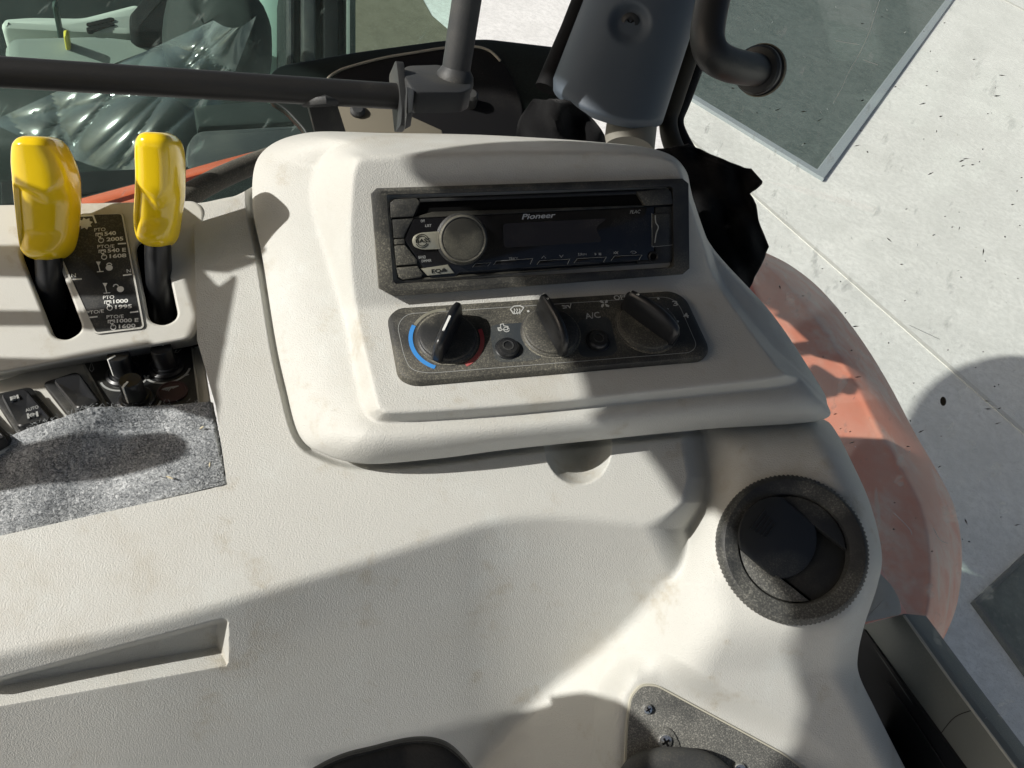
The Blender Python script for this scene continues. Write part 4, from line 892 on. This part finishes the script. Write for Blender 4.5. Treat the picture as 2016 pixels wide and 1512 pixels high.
# ================================================================ sill of the side window
sq = qplane((1740, 1240, .672), (1945, 1512, .575), (1697, 1250, .690)); fS = Fr(sq, (1740, 1240), (1945, 1512))
sl = thing('window_sill', 'grey green painted sill strip along the foot of the side window', 'sill', fS.at(1850, 1512))
plate('strip', M['steelgrey'], fS, [(1690, 1232), (1778, 1208), (1880, 1350), (2070, 1610), (1960, 1620), (1886, 1512), (1780, 1366)], -.03, 0, .0015, 0, sl)
mb = MB(); mb.tube([fS.w(*fS.loc(x, y, .001), .001) for x, y in [(1780, 1212), (1880, 1352), (2000, 1512), (2070, 1606)]], .0011, 8); mb.build('bead', mat('pale_edge', (.42, .43, .40), .5, .4), sl)
mb = MB(); mb.stroke(fS, fS.pts(catmull([(1852, 1445), (1880, 1412), (1918, 1397)], 5)), .0006, -.0003, .0003); mb.build('seam', M['black'], sl)
iq = qplane((1700, 1300, .70), (1880, 1530, .60), (1690, 1500, .75)); fI = Fr(iq, (1700, 1300), (1880, 1530))
plate('inner_web', mat('gloss_black_web', (.008, .009, .011), .35, .5), fI, [(1655, 1215), (1702, 1240), (1900, 1520), (1960, 1620), (1660, 1620)], -.004, 0, 0, 0, sl)
mb = MB(); mb.tube([fI.w(*fI.loc(x, y, .001), .001) for x, y in [(1745, 1340), (1800, 1420), (1860, 1510)]], .0005, 6); mb.build('web_edge', M['tubed'], sl)
plate('end_cap', M['beige'], Fr(qplane((1700, 1220, .645), (1778, 1205, .652), (1740, 1130, .660)), (1715, 1220), (1778, 1205)), [(1690, 1120), (1732, 1124), (1758, 1150), (1775, 1182), (1779, 1210), (1700, 1226)], -.02, 0, .003, .004, sl)

# ================================================================ wheel arch (fender) outside
def fender():
    ed = catmull([(1440, 470), (1500, 495), (1560, 525), (1622, 576), (1690, 660), (1748, 752), (1800, 850), (1850, 937), (1880, 1002), (1894, 1090), (1886, 1180), (1866, 1240), (1838, 1290), (1800, 1350)], 8)
    lf = catmull([(1360, 470), (1370, 520), (1380, 560), (1400, 620), (1440, 700), (1480, 790), (1520, 880), (1560, 960), (1590, 1030), (1610, 1110), (1630, 1190), (1650, 1240), (1680, 1290), (1720, 1350)], 8)
    us = list(np.linspace(0, .7, 18)) + list(np.linspace(.72, 1, 26)); V = []; m = len(ed)
    for j in range(m):
        t = j / (m - 1)
        for u in us:
            x = lf[j][0] + (ed[j][0] - lf[j][0]) * u; y = lf[j][1] + (ed[j][1] - lf[j][1]) * u
            r_ = RM @ np.array([(x - CX) / FPX, (y - CY) / FPX, 1.0]); d = (1.46 - CAMZ) / r_[2] + .14 * max(0, (u - .72) / .28) ** 2.2 - .005 * math.exp(-((u - .78) / .03) ** 2)
            V.append(W(x, y, d))
        V.append(W(ed[j][0] - 3, ed[j][1] - 2, d + .04))
    n = len(us) + 1; F = [(j * n + i, (j + 1) * n + i, (j + 1) * n + i + 1, j * n + i + 1) for j in range(m - 1) for i in range(n - 1)]
    mb = MB(); mb.v = [tuple(p) for p in V]; mb.f = F; o = mb.build('wheel_fender', M['orange'], None, 70)
    md = o.modifiers.new('thickness', 'SOLIDIFY'); md.thickness = .004; md.offset = -1
    tag(o, 'large dusty orange wheel fender outside the side window', 'fender')
fender()

# ================================================================ ground
def zpoint(px, py, z=0):
    r = RM @ np.array([(px - CX) / FPX, (py - CY) / FPX, 1.0]); t = (z - CAMZ) / r[2]; return CAM + r * t
def ground_mat(name, c1, c2, c3, sc):
    m = bpy.data.materials.new(name); m.use_nodes = True; N = m.node_tree.nodes; L = m.node_tree.links; b = N['Principled BSDF']; b.inputs['Roughness'].default_value = .9; b.inputs['Specular IOR Level'].default_value = .2
    tc = N.new('ShaderNodeTexCoord'); cur = None
    for (s, col, lo, hi, am) in ((sc, c2, .4, .62, .7), (sc * .13, c2, .4, .7, .6), (sc * 4, c3, .54, .68, .6)):
        t = N.new('ShaderNodeTexNoise'); t.inputs['Scale'].default_value = s; t.inputs['Detail'].default_value = 5; t.inputs['Roughness'].default_value = .65; L.new(tc.outputs['Object'], t.inputs['Vector'])
        r = N.new('ShaderNodeMapRange'); r.inputs[1].default_value = lo; r.inputs[2].default_value = hi; r.inputs[4].default_value = am; L.new(t.outputs[0], r.inputs[0])
        x = N.new('ShaderNodeMix'); x.data_type = 'RGBA'; L.new(r.outputs[0], x.inputs[0]); x.inputs[7].default_value = (*col, 1)
        if cur: L.new(cur, x.inputs[6])
        else: x.inputs[6].default_value = (*c1, 1)
        cur = x.outputs[2]
    L.new(cur, b.inputs['Base Color']); bp = N.new('ShaderNodeBump'); bp.inputs['Strength'].default_value = .4; bp.inputs['Distance'].default_value = .004; L.new(t.outputs[0], bp.inputs['Height']); L.new(bp.outputs[0], b.inputs['Normal']); return m
M['concrete'] = ground_mat('pale_concrete', (.88, .875, .845), (.68, .68, .65), (.55, .54, .50), 26)
fz = Fw((0, 0, 0), (1, 0, 0), (0, 0, 1))
mb = MB(); mb.add([(-60, -60, 0), (60, -60, 0), (60, 60, 0), (-60, 60, 0)], [(0, 1, 2, 3)]); grd = struct(mb.build('ground', M['concrete'], None, 0, origin=(0, 0, 0)))
def sheet(name, m, L, z0, z1, parent=None):
    P = [zpoint(x, y, z1)[:2] for x, y in L]; return MB().prism(fz, P, z0, z1).build(name, m, parent, 0)
j1 = sheet('joint', ground_mat('joint_fill', (.70, .69, .65), (.58, .57, .53), (.4, .39, .36), 60), [(1300, 225), (1310, 228), (2100, 918), (2092, 922)], .0, .004, grd)
sheet('joint', bpy.data.materials['joint_fill'], [(1900, -40), (1906, -40), (2100, 62), (2100, 66)], .0, .004, grd)
M['hatch'] = ground_mat('dark_hatch_surface', (.075, .10, .095), (.12, .15, .145), (.19, .21, .2), 14)
def hatch(L, label, fr_m, w):
    P = [zpoint(x, y, 0)[:2] for x, y in L]; P = [np.array(p) for p in P]; P = P if area(P) > 0 else P[::-1]; c = sum(P) / len(P)
    r = thing('floor_hatch', label, 'hatch', (c[0], c[1], 0))
    MB().prism(fz, P, .0, .010).build('panel', M['hatch'], r, 0); MB().ringband(fz, inset(P, -w * .5), inset(P, w * .5), 0, .022, .003).build('frame', fr_m, r, 0)
gm = mat('pale_blue_frame', (.30, .34, .36), .5, .5)
hatch([(1165, 75), (1612, 348), (1872, -4), (2010, -190), (1500, -420)], 'dark rectangular hatch with pale frame set in the sunlit concrete', gm, .07)
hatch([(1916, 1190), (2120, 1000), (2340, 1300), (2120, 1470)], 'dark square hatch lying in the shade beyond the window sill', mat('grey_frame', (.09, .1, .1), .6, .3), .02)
M['dirt'] = ground_mat('brown_ground_shade', (.20, .18, .135), (.15, .135, .10), (.26, .24, .19), 9)  # brown tone painted to stand for shaded ground
struct(sheet('ground_shade_strip', M['dirt'], [(640, -160), (800, -60), (850, 30), (885, 60), (880, 120), (640, 160)], 0, .004))  # shade on the pale ground, laid down as a thin brown sheet

# ================================================================ beyond the rear window: our own hood edge and another cab
M['sage'] = mat('sage_plastic', (.24, .27, .24), .6, .3, dust=((.5, .52, .46), 3, .4, .7, .4)); M['darkcab'] = mat('dark_cab', (.012, .017, .016), .7, .3, dust=((.06, .075, .07), 3, .4, .7, .5))
oq = qplane((150, 380, 1.05), (500, 300, 1.25), (300, 380, 1.02)); fo = Fr(oq, (150, 380), (500, 300))
og = thing('orange_bonnet', 'sunlit orange bonnet edge with dark groove behind the yellow levers', 'bonnet', fo.at(300, 400))
for L in ([(120, 400), (300, 352), (420, 318), (520, 292), (520, 306), (420, 334), (330, 360), (190, 402)], [(215, 404), (340, 366), (430, 341), (520, 314), (520, 326), (430, 356), (360, 374), (262, 408)]):
    plate('orange_strip', M['orange2'], fo, L, -.02, 0, .004, 0, og)
plate('groove', M['trim'], fo, [(120, 398), (520, 296), (540, 420), (120, 430)], -.03, -.008, 0, 0, og)
hs = MB().tube([W(*p) for p in catmull([(330, 402, .70), (370, 384, .71), (430, 352, .74), (500, 322, .78), (560, 300, .82)], 6)], .0105, 18).build('rubber_hose', mat('dusty_hose', (.06, .057, .05), .7, .3, dust=((.3, .28, .22), 12, .3, .6, .7)), None); tag(hs, 'dusty black rubber hose behind the corner of the radio housing', 'hose')
dq = qplane((360, 260, 1.5), (620, 240, 1.6), (400, 340, 1.45)); fd = Fr(dq, (360, 260), (620, 240))
dm = thing('dark_moulding', 'dark grey rounded body moulding seen through the rear window', 'moulding', fd.at(500, 340))
plate('shell', mat('dark_grey_paint', (.045, .046, .048), .4, .5, dust=(DUST, 5, .4, .7, .3)), fd, [(366, 268), (386, 250), (640, 236), (640, 350), (372, 352), (360, 320)], -.1, 0, .02, .03, dm)
plate('lower_lip', M['trim'], fd, [(0, 355), (140, 336), (372, 326), (372, 352), (0, 405)], -.06, .004, .006, 0, dm)
plate('upper_lip', M['darkcab'], fd, [(380, 205), (520, 195), (620, 236), (388, 250)], -.1, -.006, .01, 0, dm)
nq = qplane((0, 100, 2.0), (350, 90, 2.2), (0, 350, 1.9)); fn = Fr(nq, (0, 100), (350, 90))
nb = thing('neighbouring_cab', 'pale green tinted cab interior of another machine beyond the rear window', 'cab', fn.at(200, 400))
plate('back_wall', M['darkcab'], fn, [(-200, -150), (700, -150), (700, 420), (-200, 420)], -.5, -.45, 0, 0, nb)
plate('console', M['sage'], fn, [(4, 66), (200, 62), (262, 70), (350, 78), (300, 215), (20, 215)], -.35, 0, .03, .04, nb)
plate('console_top', mat('pale_tray', (.55, .58, .52), .6, .3), fn, [(0, 32), (60, 28), (160, 30), (270, 2), (300, 30), (262, 68), (110, 62), (2, 56)], -.3, -.05, .02, .02, nb)
for k in range(12): MB().prism(fn, ellipse(*fn.loc(178 + 8 * (k % 6), 50 + 9 * (k // 6) - (k % 6) * 2, -.05), .010, .006, 10), -.06, -.045).build('vent_hole', M['trim'], nb)
plate('dark_pod', M['trim'], fn, [(254, 20), (268, 6), (300, -40), (360, -40), (350, 44), (330, 64), (268, 64), (254, 50)], -.1, .06, .02, .02, nb)
for (x, y, c_) in ((392, 8, (.05, .55, .12)), (404, 2, (.05, .55, .12)), (356, 6, (.5, .05, .05)), (130, 66, (.7, .6, .05)), (108, 8, (.02, .05, .04))):
    MB().prism(fn, rounded(fn.pts([(x - 6, y - 9), (x + 6, y - 9), (x + 5, y + 7), (x - 5, y + 7)], .05), .006), -.2, .05, .006).build('small_knob', mat('knob_paint', c_, .4, .5), nb)
plate('pale_post', mat('pale_green_post', (.30, .42, .36), .5, .4), fn, [(505, -60), (560, -60), (560, 140), (540, 210), (512, 160)], -.2, -.1, .02, 0, nb)
dp = thing('dark_door_post', 'black ribbed door post of the neighbouring cab with bright edge', 'post', fn.at(630, 140))
plate('post', M['darkcab'], fn, [(560, -80), (688, -80), (688, 160), (560, 160)], -.3, .1, .01, 0, dp)
for (a, b, m_, h_) in ((566, 580, 'tubed', .13), (596, 622, 'tubed', .16), (636, 668, 'trim', .15), (682, 690, 'sage', .14)): plate('rib', M[m_], fn, [(a, -80), (b, -80), (b, 160), (a, 160)], .0, h_, .01, 0, dp)
# wrapped seat
def seat():
    root = thing('wrapped_seat', 'dark seat of the neighbouring cab under crumpled clear plastic film', 'seat', fn.at(200, 390))
    def blob(name, m, c, r, dd, seed, nz):
        rnd = np.random.RandomState(seed); V = []; n, k = 40, 22; ctr = W(c[0], c[1], dd)
        ph = rnd.uniform(0, 6, 8)
        for j in range(k):
            for i in range(n):
                th = 2 * math.pi * i / n; fi = math.pi * j / (k - 1); d = np.array([math.sin(fi) * math.cos(th), math.sin(fi) * math.sin(th), math.cos(fi)])
                q = 1 + nz * (math.sin(4 * th + ph[0] + 3 * fi) + math.sin(7 * th - ph[1] + 5 * fi) * .6 + math.sin(9 * fi + ph[2] + 2 * th))
                V.append(ctr + RM @ (np.sign(d) * np.abs(d) ** .7 * np.array(r) * q))
        F = [(j * n + i, (j + 1) * n + i, (j + 1) * n + (i + 1) % n, j * n + (i + 1) % n) for j in range(k - 1) for i in range(n)]
        mb = MB(); mb.v = [tuple(p) for p in V]; mb.f = F; return mb.build(name, m, root, 60)
    blob('backrest', M['darkcab'], (430, 80), (.13, .14, .09), 1.98, 1, .02); blob('cushion', M['darkcab'], (190, 290), (.28, .13, .16), 1.85, 2, .02)
    m = bpy.data.materials.new('clear_film'); m.use_nodes = True; N = m.node_tree.nodes; L = m.node_tree.links; N.remove(N['Principled BSDF'])
    tr = N.new('ShaderNodeBsdfTransparent'); tr.inputs[0].default_value = (.85, .90, .90, 1); gl = N.new('ShaderNodeBsdfGlossy'); gl.inputs['Roughness'].default_value = .18; df = N.new('ShaderNodeBsdfDiffuse'); df.inputs[0].default_value = (.6, .68, .70, 1)
    lw = N.new('ShaderNodeLayerWeight'); lw.inputs[0].default_value = .35; a = N.new('ShaderNodeMixShader'); a.inputs[0].default_value = .3; L.new(gl.outputs[0], a.inputs[1]); L.new(df.outputs[0], a.inputs[2])
    mr = N.new('ShaderNodeMapRange'); mr.inputs[3].default_value = .05; mr.inputs[4].default_value = .5; L.new(lw.outputs['Facing'], mr.inputs[0])
    x = N.new('ShaderNodeMixShader'); L.new(mr.outputs[0], x.inputs[0]); L.new(tr.outputs[0], x.inputs[1]); L.new(a.outputs[0], x.inputs[2]); L.new(x.outputs[0], N['Material Output'].inputs[0])
    rnd = np.random.RandomState(5); n, k = 70, 60; V = []
    dirs = [(rnd.uniform(0, math.pi), rnd.uniform(35, 170), rnd.uniform(0, 6)) for _ in range(8)]
    for j in range(k):
        for i in range(n):
            u, v = i / (n - 1), j / (k - 1); x0 = 420 - 440 * v; x1 = 505 - 130 * v; y0 = 40 + 200 * v; y1 = 30 + 340 * v
            X = x0 + (x1 - x0) * u; Y = y0 + (y1 - y0) * u + 20 * math.sin(u * 3.1)
            z = sum(abs(math.sin((X * math.cos(a_) + Y * math.sin(a_)) / p + q)) ** .5 * p * .00030 for a_, p, q in dirs)
            V.append(W(X, Y, 1.74 - z + .25 * (u - .5) ** 2))
    F = [(j * n + i, (j + 1) * n + i, (j + 1) * n + i + 1, j * n + i + 1) for j in range(k - 1) for i in range(n - 1)]
    mb = MB(); mb.v = [tuple(p) for p in V]; mb.f = F; mb.build('plastic_film', m, root, 20)
seat()

# ================================================================ unseen shapes added round the camera to cast shadows: roof, seat, joystick
def lplane(Px, s, dfun):
    """points of the light that falls on these places, s metres up the sunbeam"""
    return [W(x, y, dfun(x, y)) - LW * s for x, y in Px]
def tdep(x, y): return 1 / Q(TP, x, y)
def bdep(x, y): return float(1 / body_q(np.array([float(x)]), np.array([float(y)]))[0])
def ldep(x, y): return 1 / Q(LPl, x, y)
ra_ = catmull([(-.98, -1.5), (-.97, -.85), (-.94, -.45), (-.93, -.3), (-.95, -.15), (-.98, -.06)], 4)
rb_ = [(-1.03, .05), (-1.105, .08), (-1.16, .15), (-1.26, .21), (-1.42, .22), (-1.60, .12), (-1.75, .12), (-1.93, .3), (-1.99, .6)]
rc_ = catmull([(-1.985, .80), (-1.90, 1.02), (-1.78, 1.24), (-1.60, 1.47), (-1.36, 1.69), (-1.16, 1.80), (-.8, 1.88), (.42, 1.9)], 4)
rp_ = [np.array(p) for p in list(map(tuple, ra_)) + rb_ + list(map(tuple, rc_)) + [(.42, -1.5)]]
fR = Fw((0, 0, 2.65), (1, 0, 0), (0, 0, 1))
rf = MB(); holed(rf, fR, rp_, [], 0, .07, .004)
unseen_roof = rf.build('unseen_roof', mat('dark_headliner', (.10, .10, .095), .9, .2), None, 30); tag(unseen_roof, 'unseen dark roof panel added over the console to cast shadow', 'roof')  # unseen roof added; its outline is shaped to drop the shadow edges
def light_slab(name, Px, s, dfun, m, parent, th=.02, r=.004):
    pts = lplane(Px, s, dfun); c = sum(pts) / len(pts); f = Fw(c, RM @ np.array([0, 1, 0]), -LW)
    P = rounded([np.array([(p - c).dot(f.ex), (p - c).dot(f.ey)]) for p in pts], r, 3)
    return MB().prism(f, P, -th / 2, th / 2, .002).build(name, m, parent)
foot_blocker = thing('foot_shadow_blocker', 'unseen dark slab added to cast shadow beside the console', 'seat', W(-600, 900, .4))  # no seat part: added slab that casts the shadow at the console foot
light_slab('cushion', [(600, 1500), (700, 1474), (860, 1436), (990, 1402), (1088, 1386), (1078, 1372), (1150, 1362), (1228, 1382), (1275, 1420), (1320, 1470), (1345, 1520), (1365, 2700), (500, 2700)], .6, lambda x, y: bdep(x, y) if y < 1560 else .6, M['black'], foot_blocker, .05, .006)  # outline traced back along the sunbeam from that lower shadow
js = thing('shadow_stencil', 'unseen added joystick beside the lever plate', 'shadow_stencil', W(-700, 700, .4))  # made-up silhouettes out of view that shadow levers, plate and felt
light_slab('grip', [(335, 524), (392, 522), (430, 565), (464, 540), (464, 572), (450, 596), (430, 618), (444, 645), (446, 672), (436, 706), (411, 738), (430, 765), (433, 795), (424, 838), (395, 800), (300, 800), (205, 806), (160, 760), (150, 715), (240, 655), (295, 652), (340, 640)], .30, tdep, M['black'], js, .02, .0015)  # lobed outline added to shadow the strip beside the plate
light_slab('band_shadow_bar', [(-80, 484), (70, 482), (140, 474), (255, 478), (262, 520), (250, 535), (160, 540), (125, 548), (0, 545), (-80, 547)], .30, ldep, M['black'], js, .02, .003)  # this and the next bars are added to throw dark bands across the plate
light_slab('band_shadow_bar', [(-80, 610), (110, 612), (170, 612), (275, 600), (288, 648), (195, 652), (110, 642), (-80, 642)], .30, ldep, M['black'], js, .02, .003)
light_slab('band_shadow_bar', [(100, 556), (262, 550), (276, 584), (120, 586)], .30, ldep, M['black'], js, .02, .003)
light_slab('band_shadow_bar', [(-80, 702), (100, 706), (180, 690), (300, 668), (300, 690), (170, 720), (60, 740), (-80, 760)], .30, ldep, M['black'], js, .02, .003)
light_slab('felt_shadow_bar', [(-80, 882), (60, 868), (150, 862), (270, 848), (330, 848), (362, 865), (366, 886), (345, 906), (270, 925), (120, 945), (0, 962), (-80, 970)], .30, tdep, M['black'], js, .02, .006)  # bar added for the rounded shadow on the felt
fl_ = MB(); fl_.prism(Fw((0, 0, 1.0), (1, 0, 0), (0, 0, 1)), [np.array(p) for p in [(-1.15, -1.3), (.30, -1.3), (.30, .52), (-1.15, .52)]], -.05, 0, .004)
struct(fl_.build('unseen_floor', mat('black_rubber_floor', (.03, .03, .03), .8, .3), None, 30))  # unseen floor added to stop light bouncing up from the ground
st_ = thing('unseen_seat', 'unseen black seat added behind the camera to block light', 'seat', (.0, -.75, 1.0))  # unseen seat put behind the camera to cut the fill light
fq_ = Fw((0, -.75, 1.0), (1, 0, 0), (0, 0, 1))
MB().prism(fq_, rounded([np.array(p) for p in [(-.28, -.27), (.28, -.27), (.28, .27), (-.28, .27)]], .08), .30, .46, .04).build('cushion', M['fabric'], st_)
MB().prism(fq_, rounded([np.array(p) for p in [(-.27, -.33), (.27, -.33), (.25, -.18), (-.25, -.18)]], .06), .42, 1.02, .05).build('backrest', M['fabric'], st_)
MB().prism(fq_, rounded([np.array(p) for p in [(-.16, -.18), (.16, -.18), (.16, .18), (-.16, .18)]], .03), 0, .31, .01).build('pedestal', M['black'], st_)
rwl = thing('unseen_wheel', 'unseen dark wheel added under the orange fender to shade the ground', 'wheel', (.48, .86, 0))  # wheel added out of sight to complete the shadow on the ground
fw_ = Fw((.48, .86, .62), (0, 1, 0), (1, 0, 0))
MB().lathe(fw_, (0, 0), [(.34, -.18), (.50, -.21), (.60, -.20), (.62, -.12), (.62, .12), (.60, .20), (.50, .21), (.34, .18)], 48).build('tyre', mat('tyre_rubber', (.02, .02, .02), .85, .3), rwl, 40)
MB().lathe(fw_, (0, 0), [(.335, -.15), (.335, .15), (.30, .16), (.12, .05), (.02, .05)], 40).build('rim', M['orange2'], rwl, 40)



def shade_slab(name, B, s, m, parent, far):
    """unseen slab, added so that its edge throws the long shadow over the console"""
    pts = [W(*b) - LW * s for b in B]; c = sum(pts) / len(pts); f = Fw(c, RM @ np.array([1, 0, 0]), -LW)
    P = catmull([((p - c).dot(f.ex), (p - c).dot(f.ey)) for p in pts], 4); P = [np.array(p) for p in P]
    P = P + [P[-1] + np.array([far, 0]), P[0] + np.array([far, 0])]
    mb = MB(); holed(mb, f, P, [], -.012, .012, .001); return mb.build(name, m, parent, 30)
dfm = thing('console_shadow_slab', 'unseen dark slab added opposite the console to cast its long shadow', 'shadow caster', (-.75, 0, 1.0))  # unseen slab added; its edge draws the diagonal shadow on the console
shade_slab('shadow_panel', [(1200, 268, .575), (1080, 282, .55), (960, 294, .525), (800, 326, .484), (845, 368, .487), (905, 400, .491), (955, 440, .495), (985, 500, .499), (1030, 560, .508), (1075, 620, .505), (1130, 720, .492), (1190, 800, .497), (1250, 872, .522), (1300, 930, .524), (1345, 990, .522), (1390, 1000, .53), (1440, 1040, .522), (1480, 1100, .511), (1530, 1160, .505), (1578, 1225, .507), (1557, 1290, .515), (1562, 1340, .52), (1577, 1385, .525), (1562, 1440, .53), (1530, 1512, .54), (1505, 1600, .545)], .95, M['black'], dfm, .45)
light_slab('lever_shadow_slab', [(56, 360), (72, 367), (90, 380), (112, 397), (150, 400), (150, 520), (70, 520), (58, 480)], .30, lambda x, y: .495 - .037 * (512 - y) / 244, M['black'], js, .02, .001)  # unseen slabs added to shadow the lower half of the yellow grips
light_slab('lever_shadow_slab', [(285, 358), (294, 390), (318, 415), (340, 408), (360, 396), (358, 492), (290, 492), (284, 440)], .30, lambda x, y: .500 - .038 * (486 - y) / 226, M['black'], js, .02, .001)
